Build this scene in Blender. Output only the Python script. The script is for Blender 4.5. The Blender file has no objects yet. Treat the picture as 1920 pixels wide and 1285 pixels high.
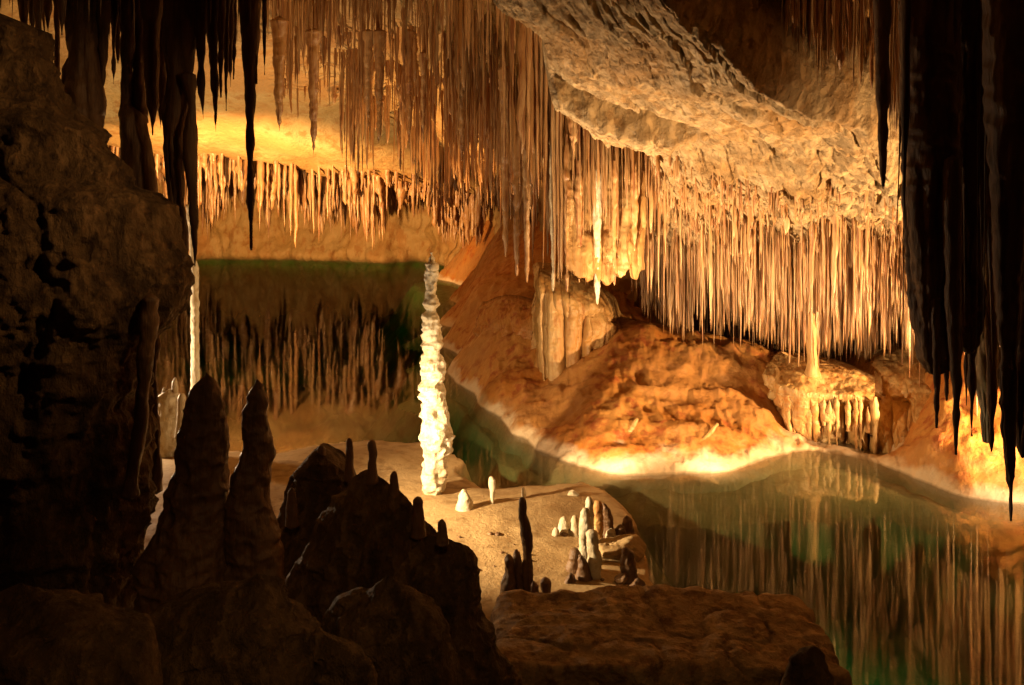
import bpy, bmesh, math, random
import numpy as np
from mathutils import Vector

random.seed(7)
rng = np.random.default_rng(11)
sc = bpy.context.scene
col = sc.collection

# ------------------------------------------------------------------ camera geometry
H, YH, F = 4.0, 330.0, 1600.0          # eye height above the lake, horizon row, focal length (in px of a 1920 wide frame)

def P(px, py, Y):
    return np.array([(px - 960.0) / F * Y, Y, H - (py - YH) / F * Y])

def G(px, py, z=0.0):
    Y = F * (H - z) / (py - YH)
    return np.array([(px - 960.0) / F * Y, Y, z])

# ------------------------------------------------------------------ noise
def _hash(ix, iy, iz, seed):
    h = (ix.astype(np.int64) * 374761393 + iy.astype(np.int64) * 668265263 + iz.astype(np.int64) * 2147483647 + seed * 974634777) & 0xFFFFFFFF
    h = ((h ^ (h >> 13)) * 1274126177) & 0xFFFFFFFF
    h = ((h ^ (h >> 16)) * 2246822519) & 0xFFFFFFFF
    h = h ^ (h >> 15)
    return (h & 0xFFFFFF) / float(0xFFFFFF)

def vnoise(p, seed=0):
    p = np.asarray(p, float)
    i = np.floor(p).astype(np.int64); f = p - i
    u = f * f * f * (f * (f * 6 - 15) + 10)
    r = 0
    for dx in (0, 1):
        wx = u[..., 0] if dx else 1 - u[..., 0]
        for dy in (0, 1):
            wy = u[..., 1] if dy else 1 - u[..., 1]
            for dz in (0, 1):
                wz = u[..., 2] if dz else 1 - u[..., 2]
                r = r + wx * wy * wz * _hash(i[..., 0] + dx, i[..., 1] + dy, i[..., 2] + dz, seed)
    return r * 2 - 1

def fbm(p, octv=4, seed=0, gain=0.5):
    p = np.asarray(p, float); a, s, n = 1.0, 0, 0
    for k in range(octv):
        s = s + a * vnoise(p * (2.03 ** k) + 17.3 * k, seed + k); n += a; a *= gain
    return s / n

def ridged(p, octv=3, seed=0, gain=0.5):
    p = np.asarray(p, float); a, s, n = 1.0, 0, 0
    for k in range(octv):
        s = s + a * (1 - np.abs(vnoise(p * (2.03 ** k) + 9.1 * k, seed + k)) * 2); n += a; a *= gain
    return s / n

def smooth(a, b, x):
    t = np.clip((x - a) / (b - a), 0, 1)
    return t * t * (3 - 2 * t)

# ------------------------------------------------------------------ mesh helpers
def link_mesh(name, V, quads=None, tris=None, mat=None, parent=None, base=None, smooth_shade=True):
    V = np.asarray(V, float)
    base = np.zeros(3) if base is None else np.asarray(base, float)
    org = base if parent is None else base
    me = bpy.data.meshes.new(name)
    Vl = V - org
    me.vertices.add(len(Vl)); me.vertices.foreach_set('co', Vl.astype(np.float32).ravel())
    q = np.zeros((0, 4), int) if quads is None else np.asarray(quads, int).reshape(-1, 4)
    t = np.zeros((0, 3), int) if tris is None else np.asarray(tris, int).reshape(-1, 3)
    idx = np.concatenate([q.ravel(), t.ravel()])
    cnt = np.concatenate([np.full(len(q), 4), np.full(len(t), 3)])
    start = np.concatenate([[0], np.cumsum(cnt)[:-1]]) if len(cnt) else []
    me.loops.add(len(idx)); me.loops.foreach_set('vertex_index', idx.astype(np.int32))
    me.polygons.add(len(cnt)); me.polygons.foreach_set('loop_start', np.asarray(start, np.int32))
    me.polygons.foreach_set('use_smooth', np.full(len(cnt), smooth_shade, bool))
    me.update(calc_edges=True); me.validate()
    if mat: me.materials.append(mat)
    o = bpy.data.objects.new(name, me); col.objects.link(o)
    if parent is not None:
        o.parent = parent
        o.location = Vector(org) - parent.location
    else:
        o.location = org
    return o

def tag(o, label=None, cat=None, group=None, kind=None):
    if label: o['label'] = label
    if cat: o['category'] = cat
    if group: o['group'] = group
    if kind: o['kind'] = kind
    return o

def empty(name, loc):
    o = bpy.data.objects.new(name, None); col.objects.link(o); o.location = Vector(loc); o.empty_display_size = 0.1
    return o

def grid_quads(nu, nv, wrap=False, off=0):
    """rows nu, columns nv"""
    i = np.arange(nu - 1)[:, None]; j = np.arange(nv if wrap else nv - 1)[None, :]
    j2 = (j + 1) % nv
    a = i * nv + j; b = i * nv + j2; c = (i + 1) * nv + j2; d = (i + 1) * nv + j
    return (np.stack([a, b, c, d], -1).reshape(-1, 4) + off)

def loft_geo(rows, Y, dr=0.8, nseg=40, nrow=60, amp=0.05, freq=3.0, octv=4, flute=0.0, nfl=12, ledge=0.0, lfreq=6.0,
             power=2.0, seed=0, ydepth=None, ymax=None, streak=1.0, smoothrow=True, ab=0.0, ridge=0.0, rfreq=1.8, capb=0.0, lump=0.0, lumpf=10.0, framp=None, fz=0.18):
    rows = np.asarray(rows, float)
    t = np.linspace(0, 1, nrow)
    py = rows[0, 0] + (rows[-1, 0] - rows[0, 0]) * t
    xl = np.interp(py, rows[:, 0], rows[:, 1]); xr = np.interp(py, rows[:, 0], rows[:, 2])
    if smoothrow:
        for _ in range(2):
            xl[1:-1] = (xl[:-2] + 2 * xl[1:-1] + xl[2:]) / 4; xr[1:-1] = (xr[:-2] + 2 * xr[1:-1] + xr[2:]) / 4
    s = Y / F
    if rows.shape[1] > 3:
        Yr = np.interp(py, rows[:, 0], rows[:, 3])
    else:
        Yr = np.full(nrow, Y)
    cx = ((xl + xr) / 2 - 960) / F * Yr; rx = np.maximum((xr - xl) / 2 / F * Yr, 0.004)
    z = H - (py - YH) / F * Yr
    ry = rx * dr if ydepth is None else np.full(nrow, ydepth) * np.clip(rx / rx.max() * 2.0, 0.15, 1)
    if ymax: ry = np.minimum(ry, ymax)
    a = np.linspace(0, 2 * math.pi, nseg, endpoint=False)
    ca, sa = np.cos(a), np.sin(a)
    e = 2.0 / power
    ux = np.sign(ca) * np.abs(ca) ** e; uy = np.sign(sa) * np.abs(sa) ** e
    V = np.zeros((nrow, nseg, 3))
    V[..., 0] = cx[:, None] + rx[:, None] * ux
    V[..., 1] = Yr[:, None] + ry[:, None] * uy
    V[..., 2] = z[:, None]
    nrm = np.zeros_like(V); nrm[..., 0] = ca; nrm[..., 1] = sa
    Q = V.copy(); Q[..., 2] *= streak
    d = amp * fbm(Q * freq, octv, seed)
    if ab: d = d - ab * np.abs(fbm(Q * freq * 0.45, 3, seed + 5))
    if flute:
        W = V.copy(); rm_ = float(np.mean(rx)); ym_ = float(np.mean(ry)); W[..., 0] = ca * rm_ + 0.04 * fbm(V * 2.0, 2, seed + 31); W[..., 1] = sa * ym_ + Y; W[..., 2] = V[..., 2] * fz
        fl = flute * (1.9 * np.sqrt(np.abs(vnoise(W * nfl * 0.8, seed + 3)) + 0.002) - 1.0 + 0.5 * np.sqrt(np.abs(vnoise(W * nfl * 2.1, seed + 13))))
        if framp: fl = fl * smooth(framp[0], framp[1], t)[:, None]
        d = d + fl
    if ledge:
        W = V.copy(); W[..., :2] *= 0.35
        d = d + ledge * ridged(W * lfreq, 2, seed + 8)
    if ridge: d = d + ridge * ridged(V * rfreq, 4, seed + 41, 0.55)
    if lump:
        d = d + lump * (1 - 2.2 * np.abs(fbm(V * lumpf, 2, seed + 21)))
    lim = np.minimum(rx, ry)[:, None] * 0.75
    d = np.clip(d, -lim, lim * 1.4)
    V += nrm * d[..., None]
    jz = 0.35 * (amp * fbm(Q * freq + 50, 3, seed + 9))
    V[..., 2] += np.clip(jz, -0.06, 0.06)
    verts = V.reshape(-1, 3)
    top = V[0].mean(0); top[2] += rx[0] * 0.6
    bot = V[-1].mean(0); bot[2] -= rx[-1] * 0.6 + capb
    n = len(verts)
    verts = np.vstack([verts, top, bot])
    q = grid_quads(nrow, nseg, True)[:, ::-1]
    if z[0] < z[-1]: q = q[:, ::-1]
    j = np.arange(nseg); j2 = (j + 1) % nseg
    t1 = np.stack([np.full(nseg, n), j, j2], -1); l = (nrow - 1) * nseg
    t2 = np.stack([l + j2, l + j, np.full(nseg, n + 1)], -1)
    return verts, q, np.vstack([t1, t2])

def chisel(V, n, seed, lo=0.72, hi=0.97, fine=0.012, zf=0.7):
    """cut flat broken faces into a rock"""
    r_ = np.random.default_rng(seed); c0 = (V.min(0) + V.max(0)) / 2; ext = (V.max(0) - V.min(0)) / 2
    for _ in range(n):
        d_ = r_.normal(size=3); d_[2] *= zf; d_ /= np.linalg.norm(d_)
        h = (V - c0) @ d_; lim = h.max() * r_.uniform(lo, hi)
        V = V - np.maximum(h - lim, 0)[:, None] * d_ * 0.93
    w = fbm(V * 6, 4, seed + 1) * fine * 1.6 + fine * ridged(V * 13, 3, seed + 2) * 0.6
    dr_ = (V - c0) / ext; dr_ /= np.linalg.norm(dr_, axis=1)[:, None] + 1e-9
    return V + dr_ * w[:, None]

def loft(name, rows, Y, mat, parent=None, **k):
    fac = k.pop('facets', 0)
    V, q, t = loft_geo(rows, Y, **k)
    if fac: V = chisel(V, fac, k.get('seed', 0) + 60, 0.80, 0.96, 0.012, 0.3)
    base = np.array([V[:, 0].mean(), V[:, 1].mean(), V[:, 2].min()])
    return link_mesh(name, V, q, t, mat, parent, base)

def drape(name, back, rim, foot, mat, parent=None, nu=260, nv=120, fl=0.12, f1=3.2, f2=8.0, rough=0.05, seed=0, jag=0.0, vr=0.3, ramp=(0.2, 0.5), thick=0.7, belly=0.0):
    """flowstone sheet running from its back edge over a rim and down in rounded flutes to its foot"""
    def line(c):
        c = np.array([P(*q) for q in c]); t = np.linspace(0, 1, len(c)); u = np.linspace(0, 1, nu)
        o_ = np.stack([np.interp(u, t, c[:, k]) for k in range(3)], -1)
        for _ in range(8): o_[1:-1] = (o_[:-2] + 2 * o_[1:-1] + o_[2:]) / 4
        return o_
    B_, R_, F_ = line(back), line(rim), line(foot)
    arc = np.concatenate([[0], np.cumsum(np.linalg.norm(np.diff(R_, axis=0), axis=1))])
    a3 = np.stack([arc, 0 * arc + seed * 1.7, 0 * arc], -1)
    F_[:, 2] += jag * (vnoise(a3 * 5, seed + 1) + 0.8 * vnoise(a3 * 14, seed + 2))
    v = np.linspace(0, 1, nv)
    S_ = np.zeros((nv, nu, 3))
    for i, q in enumerate(v):
        if q < vr:
            w = q / vr; S_[i] = B_ * (1 - w) + R_ * w; S_[i, :, 2] += 0.22 * np.abs(B_[:, 1] - R_[:, 1]) * w * (1 - w) * 1.5
        else:
            w = (q - vr) / (1 - vr); S_[i] = R_ * (1 - w) + F_ * w; S_[i, :, 1] -= belly * np.sin(w * math.pi)
    for _ in range(30): S_[1:-1] = (S_[:-2] + 2 * S_[1:-1] + S_[2:]) / 4
    tx = np.gradient(R_[:, 0]); ty = np.gradient(R_[:, 1]); ln = np.hypot(tx, ty) + 1e-9; nx, ny = ty / ln, -tx / ln
    wv = smooth(ramp[0], ramp[1], v)[:, None]
    A = np.zeros((nv, nu, 3)); A[..., 0] = arc[None]; A[..., 1] = seed * 1.7; A[..., 2] = v[:, None] * 0.55
    A[..., 0] += 0.05 * fbm(S_ * 1.5, 2, seed + 4)
    n1 = np.abs(vnoise(A * f1, seed + 5)); n2 = np.abs(vnoise(A * f2, seed + 6))
    d = fl * wv * (2.0 * np.sqrt(n1 + 0.003) - 1.1 + 0.7 * (np.sqrt(n2 + 0.003) - 0.5)) + rough * fbm(S_ * 2.4, 5, seed + 7) + 0.25 * rough * ridged(S_ * 7, 3, seed + 8)
    S_[..., 0] += nx * d; S_[..., 1] += ny * d; S_[..., 2] += (1 - wv) * 0.6 * d
    K_ = S_.copy(); K_[..., 1] += thick; K_[..., 2] -= 0.02
    V = np.vstack([S_.reshape(-1, 3), K_.reshape(-1, 3)]); n0 = nu * nv
    q = [grid_quads(nv, nu)[:, ::-1], grid_quads(nv, nu, off=n0)]
    for e in (np.arange(nv) * nu, np.arange(nv) * nu + nu - 1, np.arange(nu), (nv - 1) * nu + np.arange(nu)):
        q.append(np.stack([e[:-1], e[1:], e[1:] + n0, e[:-1] + n0], -1))
    o_ = link_mesh(name, V, np.vstack(q), None, mat, parent, np.array([V[:, 0].mean(), V[:, 1].mean(), V[:, 2].min()]))
    return o_

_ico = {}
def ico(sub):
    if sub not in _ico:
        bm = bmesh.new(); bmesh.ops.create_icosphere(bm, subdivisions=sub, radius=1.0)
        v = np.array([x.co[:] for x in bm.verts]); f = np.array([[y.index for y in x.verts] for x in bm.faces]); bm.free()
        _ico[sub] = (v, f)
    return _ico[sub]

def boulder_geo(c, rad, seed=0, npl=14, sub=5, amp=0.06, freq=2.0, soft=14.0, rough=0.015, rot=0.0, power=None):
    v, f = ico(sub)
    r_ = np.random.default_rng(seed)
    if power:
        r = 1.0 / (np.sum(np.abs(v) ** power, 1) ** (1.0 / power))
    else:
        n = r_.normal(size=(npl, 3)); n /= np.linalg.norm(n, axis=1)[:, None]
        dd = r_.uniform(0.72, 1.0, npl)
        g = np.maximum(v @ n.T, 0.02) / dd
        r = 1.0 / (np.sum(g ** soft, 1) ** (1.0 / soft))
        r = np.minimum(r, 1.35)
    V = v * r[:, None] * np.asarray(rad)
    V += v * (amp * fbm(V * freq + seed * 3.7, 4, seed) + rough * fbm(V * freq * 7, 3, seed + 4))[:, None]
    if rot:
        cr, sr = math.cos(rot), math.sin(rot)
        V = V @ np.array([[cr, sr, 0], [-sr, cr, 0], [0, 0, 1]])
    return V + np.asarray(c), f

def boulder(name, c, rad, mat, parent=None, **k):
    V, f = boulder_geo(c, rad, **k)
    return link_mesh(name, V, None, f, mat, parent, np.array([c[0], c[1], V[:, 2].min()]))

def spike_geo(x, y, zt, zb, r, kind=0, seed=0, ns=7, nr=10):
    """hanging stalactite from zt down to zb; kind 0 carrot, 1 straw, 2 thick rod with a drip tip"""
    r_ = np.random.default_rng(seed)
    t = np.linspace(0, 1, nr)
    if kind == 0: prof = (1 - t) ** 0.75 * 0.9 + 0.1 * (1 - t)
    elif kind == 1: prof = np.where(t < 0.9, 0.62 + 0.38 * (1 - t), 0.62 * (1 - t) / 0.1 + 0.05)
    else: prof = np.where(t < 0.7, 1 - 0.35 * t, (1 - 0.245) * ((1 - t) / 0.3) ** 0.8)
    prof = prof * (1 + 0.16 * r_.normal(size=nr)); prof = np.maximum(prof, 0.06); prof[-1] = 0.06
    prof[0] *= 1.15
    rr = r * prof
    L = zt - zb
    wob = np.cumsum(r_.normal(size=(nr, 2)), 0) * 0.12 * r
    lean = r_.normal(size=2) * 0.012 * L
    a = np.linspace(0, 2 * math.pi, ns, endpoint=False) + r_.uniform(0, 6)
    el = 1 + 0.12 * r_.normal(size=(nr, ns))
    V = np.zeros((nr, ns, 3))
    V[..., 0] = x + wob[:, :1] + lean[0] * t[:, None] + rr[:, None] * np.cos(a) * el
    V[..., 1] = y + wob[:, 1:] + lean[1] * t[:, None] + rr[:, None] * np.sin(a) * el
    V[..., 2] = (zt - L * t)[:, None]
    verts = np.vstack([V.reshape(-1, 3), V[-1].mean(0) - [0, 0, 0.5 * rr[-1]]])
    q = grid_quads(nr, ns, True)[:, ::-1]
    j = np.arange(ns); l = (nr - 1) * ns
    tr = np.stack([l + (j + 1) % ns, l + j, np.full(ns, nr * ns)], -1)
    return verts, q, tr

# ------------------------------------------------------------------ materials
def rock_mat(name, c1, c2, c3, scale=1.0, streak=1.0, bump=0.5, bscale=14.0, bdist=0.05, pit=0.0, pscale=10.0, rough=(0.4, 0.8), vary=0.15, spec=0.4, c4=None, stain=(0.5, 0.62)):
    c1, c2, c3, c4 = [None if c is None else tuple(0.82 * v ** 1.25 for v in c) for c in (c1, c2, c3, c4)]
    m = bpy.data.materials.new(name); m.use_nodes = True
    nt = m.node_tree; N = nt.nodes; L = nt.links
    bs = N['Principled BSDF']
    tc = N.new('ShaderNodeTexCoord'); mp = N.new('ShaderNodeMapping'); mp.inputs['Scale'].default_value = (1, 1, streak)
    oi = N.new('ShaderNodeObjectInfo')
    off = N.new('ShaderNodeVectorMath'); off.operation = 'SCALE'; off.inputs[0].default_value = (37, 11, 23)
    L.new(oi.outputs['Random'], off.inputs['Scale'])
    L.new(tc.outputs['Object'], mp.inputs['Vector']); L.new(off.outputs[0], mp.inputs['Location'])
    def noise(s, d=6, r=0.6, dist=0.0):
        n = N.new('ShaderNodeTexNoise'); n.inputs['Scale'].default_value = s; n.inputs['Detail'].default_value = d
        n.inputs['Roughness'].default_value = r; n.inputs['Distortion'].default_value = dist
        L.new(mp.outputs[0], n.inputs['Vector']); return n
    def ramp(src, lo, hi, a, b):
        r = N.new('ShaderNodeValToRGB'); r.color_ramp.elements[0].position = lo; r.color_ramp.elements[1].position = hi
        r.color_ramp.elements[0].color = (*a, 1); r.color_ramp.elements[1].color = (*b, 1)
        L.new(src, r.inputs[0]); return r
    def mix(f, a, b, typ='MIX'):
        x = N.new('ShaderNodeMix'); x.data_type = 'RGBA'; x.blend_type = typ
        if isinstance(f, float): x.inputs['Factor'].default_value = f
        else: L.new(f, x.inputs['Factor'])
        L.new(a, x.inputs[6]); L.new(b, x.inputs[7]); return x.outputs[2]
    n1 = noise(scale, 7, 0.62, 0.4); n2 = noise(scale * 3.7, 8, 0.65); n3 = noise(scale * 0.45, 4, 0.5, 0.8)
    r1 = ramp(n1.outputs[0], 0.36, 0.64, c1, c2)
    rm = ramp(n2.outputs[0], stain[0], stain[1], (0, 0, 0), (0.8, 0.8, 0.8))
    rc = N.new('ShaderNodeRGB'); rc.outputs[0].default_value = (*c3, 1)
    colr = mix(rm.outputs[0], r1.outputs[0], rc.outputs[0])
    if c4:
        rm2 = ramp(n3.outputs[0], 0.5, 0.6, (0, 0, 0), (0.85, 0.85, 0.85))
        rc2 = N.new('ShaderNodeRGB'); rc2.outputs[0].default_value = (*c4, 1)
        colr = mix(rm2.outputs[0], colr, rc2.outputs[0])
    mr = N.new('ShaderNodeMapRange'); mr.inputs['To Min'].default_value = 1 - vary; mr.inputs['To Max'].default_value = 1 + vary
    L.new(oi.outputs['Random'], mr.inputs['Value'])
    hv = N.new('ShaderNodeHueSaturation'); L.new(mr.outputs[0], hv.inputs['Value']); L.new(colr, hv.inputs['Color'])
    L.new(hv.outputs[0], bs.inputs['Base Color'])
    rr = N.new('ShaderNodeMapRange'); rr.inputs['From Min'].default_value = 0.35; rr.inputs['From Max'].default_value = 0.65
    rr.inputs['To Min'].default_value = rough[0]; rr.inputs['To Max'].default_value = rough[1]
    L.new(n2.outputs[0], rr.inputs['Value']); L.new(rr.outputs[0], bs.inputs['Roughness'])
    bs.inputs['Specular IOR Level'].default_value = spec
    # bump
    nb = N.new('ShaderNodeTexNoise'); nb.inputs['Scale'].default_value = bscale; nb.inputs['Detail'].default_value = 9; nb.inputs['Roughness'].default_value = 0.68
    L.new(mp.outputs[0], nb.inputs['Vector'])
    h = nb.outputs[0]
    if pit:
        vo = N.new('ShaderNodeTexVoronoi'); vo.feature = 'SMOOTH_F1'; vo.inputs['Scale'].default_value = pscale
        if 'Smoothness' in vo.inputs: vo.inputs['Smoothness'].default_value = 0.4
        w = N.new('ShaderNodeVectorMath'); w.operation = 'MULTIPLY_ADD'
        L.new(nb.outputs['Color'], w.inputs[0]); w.inputs[1].default_value = (0.25, 0.25, 0.25); L.new(mp.outputs[0], w.inputs[2])
        L.new(w.outputs[0], vo.inputs['Vector'])
        ma = N.new('ShaderNodeMath'); ma.operation = 'MULTIPLY_ADD'; ma.inputs[1].default_value = pit
        L.new(vo.outputs['Distance'], ma.inputs[0]); L.new(h, ma.inputs[2]); h = ma.outputs[0]
    bp = N.new('ShaderNodeBump'); bp.inputs['Strength'].default_value = bump; bp.inputs['Distance'].default_value = bdist
    L.new(h, bp.inputs['Height']); L.new(bp.outputs[0], bs.inputs['Normal'])
    return m

M = {}
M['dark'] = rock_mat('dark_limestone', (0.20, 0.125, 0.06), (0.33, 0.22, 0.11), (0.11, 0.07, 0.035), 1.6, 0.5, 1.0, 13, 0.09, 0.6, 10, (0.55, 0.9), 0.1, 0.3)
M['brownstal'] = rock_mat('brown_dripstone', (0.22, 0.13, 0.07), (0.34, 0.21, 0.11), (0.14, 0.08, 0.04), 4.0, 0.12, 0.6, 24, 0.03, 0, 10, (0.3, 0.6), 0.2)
M['sand'] = rock_mat('cave_sand', (0.50, 0.36, 0.19), (0.62, 0.47, 0.27), (0.36, 0.24, 0.11), 1.2, 1, 0.5, 26, 0.03, 0.3, 9, (0.55, 0.9), 0.0, 0.3)
M['flow'] = rock_mat('orange_flowstone', (0.60, 0.30, 0.085), (0.66, 0.42, 0.17), (0.40, 0.15, 0.04), 1.3, 0.8, 0.8, 12, 0.06, 0.25, 9, (0.3, 0.7), 0.05, 0.4, c4=(0.60, 0.42, 0.26))
M['drape'] = rock_mat('honey_flowstone', (0.62, 0.36, 0.13), (0.68, 0.48, 0.23), (0.50, 0.24, 0.07), 2.5, 0.15, 0.5, 16, 0.04, 0, 10, (0.3, 0.65), 0.08, 0.4)
M['calcite'] = rock_mat('pale_calcite', (0.68, 0.58, 0.40), (0.80, 0.73, 0.58), (0.55, 0.42, 0.24), 3.0, 0.6, 0.6, 18, 0.04, 0.2, 14, (0.3, 0.65), 0.08, 0.4)
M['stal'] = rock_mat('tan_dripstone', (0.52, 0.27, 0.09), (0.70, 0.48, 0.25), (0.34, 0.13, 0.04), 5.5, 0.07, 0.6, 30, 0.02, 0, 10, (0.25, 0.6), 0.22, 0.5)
M['slab'] = rock_mat('pitted_limestone', (0.50, 0.36, 0.19), (0.64, 0.49, 0.29), (0.34, 0.21, 0.09), 1.4, 1, 0.9, 6, 0.10, 0.7, 7, (0.45, 0.85), 0.0, 0.3, c4=(0.46, 0.29, 0.12))
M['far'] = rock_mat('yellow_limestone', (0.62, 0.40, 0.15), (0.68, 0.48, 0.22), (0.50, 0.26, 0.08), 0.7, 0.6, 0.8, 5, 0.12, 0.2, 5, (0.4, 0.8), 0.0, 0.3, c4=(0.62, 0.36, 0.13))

def mound_material():
    m = rock_mat('orange_flowstone', (0.60, 0.26, 0.06), (0.64, 0.36, 0.12), (0.42, 0.11, 0.025), 1.3, 0.8, 0.55, 9, 0.06, 0.25, 7, (0.3, 0.7), 0.05, 0.45, c4=(0.60, 0.33, 0.12))
    nt = m.node_tree; N = nt.nodes; L = nt.links; bs = N['Principled BSDF']
    src = bs.inputs['Base Color'].links[0].from_socket
    tc = N.new('ShaderNodeTexCoord'); sx = N.new('ShaderNodeSeparateXYZ'); L.new(tc.outputs['Object'], sx.inputs[0])
    nz = N.new('ShaderNodeTexNoise'); nz.inputs['Scale'].default_value = 2.5; nz.inputs['Detail'].default_value = 7
    L.new(tc.outputs['Object'], nz.inputs['Vector'])
    ad = N.new('ShaderNodeMath'); ad.operation = 'MULTIPLY_ADD'; ad.inputs[1].default_value = -0.5; L.new(nz.outputs[0], ad.inputs[0]); L.new(sx.outputs['Z'], ad.inputs[2])
    mr = N.new('ShaderNodeMapRange'); mr.inputs['From Min'].default_value = -0.08; mr.inputs['From Max'].default_value = -0.20
    L.new(ad.outputs[0], mr.inputs['Value'])
    mx = N.new('ShaderNodeMix'); mx.data_type = 'RGBA'; L.new(mr.outputs[0], mx.inputs['Factor']); L.new(src, mx.inputs[6]); mx.inputs[7].default_value = (0.60, 0.44, 0.26, 1)
    m2 = N.new('ShaderNodeMapRange'); m2.inputs['From Min'].default_value = 0.012; m2.inputs['From Max'].default_value = -0.02
    L.new(sx.outputs['Z'], m2.inputs['Value'])
    mx2 = N.new('ShaderNodeMix'); mx2.data_type = 'RGBA'; L.new(m2.outputs[0], mx2.inputs['Factor']); L.new(mx.outputs[2], mx2.inputs[6]); mx2.inputs[7].default_value = (0.17, 0.105, 0.045, 1)
    L.new(mx2.outputs[2], bs.inputs['Base Color'])
    return m
M['flow'] = mound_material()
def bed_material():
    m = rock_mat('sand_and_lake_bed', (0.52, 0.37, 0.19), (0.64, 0.48, 0.27), (0.38, 0.25, 0.11), 1.2, 1, 0.6, 24, 0.03, 0.3, 8, (0.55, 0.9), 0.0, 0.3)
    nt = m.node_tree; N = nt.nodes; L = nt.links; bs = N['Principled BSDF']
    src = bs.inputs['Base Color'].links[0].from_socket
    tc = N.new('ShaderNodeTexCoord'); sx = N.new('ShaderNodeSeparateXYZ'); L.new(tc.outputs['Object'], sx.inputs[0])
    nz = N.new('ShaderNodeTexNoise'); nz.inputs['Scale'].default_value = 2.2; nz.inputs['Detail'].default_value = 6
    L.new(tc.outputs['Object'], nz.inputs['Vector'])
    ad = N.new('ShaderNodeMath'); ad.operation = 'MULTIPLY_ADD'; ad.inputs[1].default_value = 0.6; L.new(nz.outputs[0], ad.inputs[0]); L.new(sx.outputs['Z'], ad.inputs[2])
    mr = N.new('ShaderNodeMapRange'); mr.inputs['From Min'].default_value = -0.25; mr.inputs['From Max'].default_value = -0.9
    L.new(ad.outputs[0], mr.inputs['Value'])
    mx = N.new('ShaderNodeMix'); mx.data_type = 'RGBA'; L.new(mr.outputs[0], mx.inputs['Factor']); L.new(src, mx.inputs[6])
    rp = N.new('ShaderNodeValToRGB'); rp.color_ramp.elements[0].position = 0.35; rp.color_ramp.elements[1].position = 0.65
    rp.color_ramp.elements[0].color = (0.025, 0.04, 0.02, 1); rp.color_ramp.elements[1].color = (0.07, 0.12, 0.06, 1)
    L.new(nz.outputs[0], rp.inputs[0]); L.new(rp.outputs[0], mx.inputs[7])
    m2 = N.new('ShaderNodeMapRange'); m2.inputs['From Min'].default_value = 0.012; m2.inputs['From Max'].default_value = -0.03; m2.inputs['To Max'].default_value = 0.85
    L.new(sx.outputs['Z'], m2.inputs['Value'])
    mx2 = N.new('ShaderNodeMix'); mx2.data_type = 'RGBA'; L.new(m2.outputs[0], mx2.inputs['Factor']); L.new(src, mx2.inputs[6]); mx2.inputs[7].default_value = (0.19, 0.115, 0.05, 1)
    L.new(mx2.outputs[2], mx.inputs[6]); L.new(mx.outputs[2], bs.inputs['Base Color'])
    return m
M['bed'] = bed_material()

def water_material():
    m = bpy.data.materials.new('lake_water'); m.use_nodes = True
    nt = m.node_tree; N = nt.nodes; L = nt.links; N.clear()
    out = N.new('ShaderNodeOutputMaterial'); mx = N.new('ShaderNodeMixShader'); gl = N.new('ShaderNodeBsdfGlossy'); tr = N.new('ShaderNodeBsdfTransparent')
    fr = N.new('ShaderNodeFresnel'); fr.inputs['IOR'].default_value = 1.33
    gl.inputs['Roughness'].default_value = 0.045; gl.inputs['Color'].default_value = (1, 1, 1, 1)
    tc = N.new('ShaderNodeTexCoord'); nz = N.new('ShaderNodeTexNoise'); nz.inputs['Scale'].default_value = 1.6; nz.inputs['Detail'].default_value = 2
    bp = N.new('ShaderNodeBump'); bp.inputs['Strength'].default_value = 0.03; bp.inputs['Distance'].default_value = 0.02
    L.new(tc.outputs['Object'], nz.inputs['Vector']); L.new(nz.outputs[0], bp.inputs['Height']); L.new(bp.outputs[0], gl.inputs['Normal'])
    mn = N.new('ShaderNodeMath'); mn.operation = 'MINIMUM'; mn.inputs[1].default_value = 0.13; L.new(fr.outputs[0], mn.inputs[0])
    L.new(mn.outputs[0], mx.inputs[0]); L.new(tr.outputs[0], mx.inputs[1]); L.new(gl.outputs[0], mx.inputs[2])
    L.new(mx.outputs[0], out.inputs['Surface'])
    va = N.new('ShaderNodeVolumeAbsorption'); va.inputs['Color'].default_value = (0.26, 0.72, 0.46, 1); va.inputs['Density'].default_value = 0.75
    L.new(va.outputs[0], out.inputs['Volume'])
    return m
M['water'] = water_material()

# ------------------------------------------------------------------ RBF height fields
def tps(pts, reg=0.02):
    pts = np.asarray(pts, float); n = len(pts)
    def U(r2): return np.where(r2 > 1e-9, 0.5 * r2 * np.log(np.maximum(r2, 1e-9)), 0)
    XY = pts[:, :2]; D = ((XY[:, None] - XY[None]) ** 2).sum(-1)
    A = np.zeros((n + 3, n + 3)); A[:n, :n] = U(D) + reg * np.eye(n); A[:n, n] = 1; A[:n, n + 1:] = XY; A[n, :n] = 1; A[n + 1:, :n] = XY.T
    w = np.linalg.solve(A, np.concatenate([pts[:, 2], np.zeros(3)]))
    def f(x, y):
        sh = np.shape(x); x = np.ravel(x).astype(float); y = np.ravel(y).astype(float)
        out = w[n] + w[n + 1] * x + w[n + 2] * y
        for k in range(n):
            out += w[k] * U((x - XY[k, 0]) ** 2 + (y - XY[k, 1]) ** 2)
        return out.reshape(sh)
    return f

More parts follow.
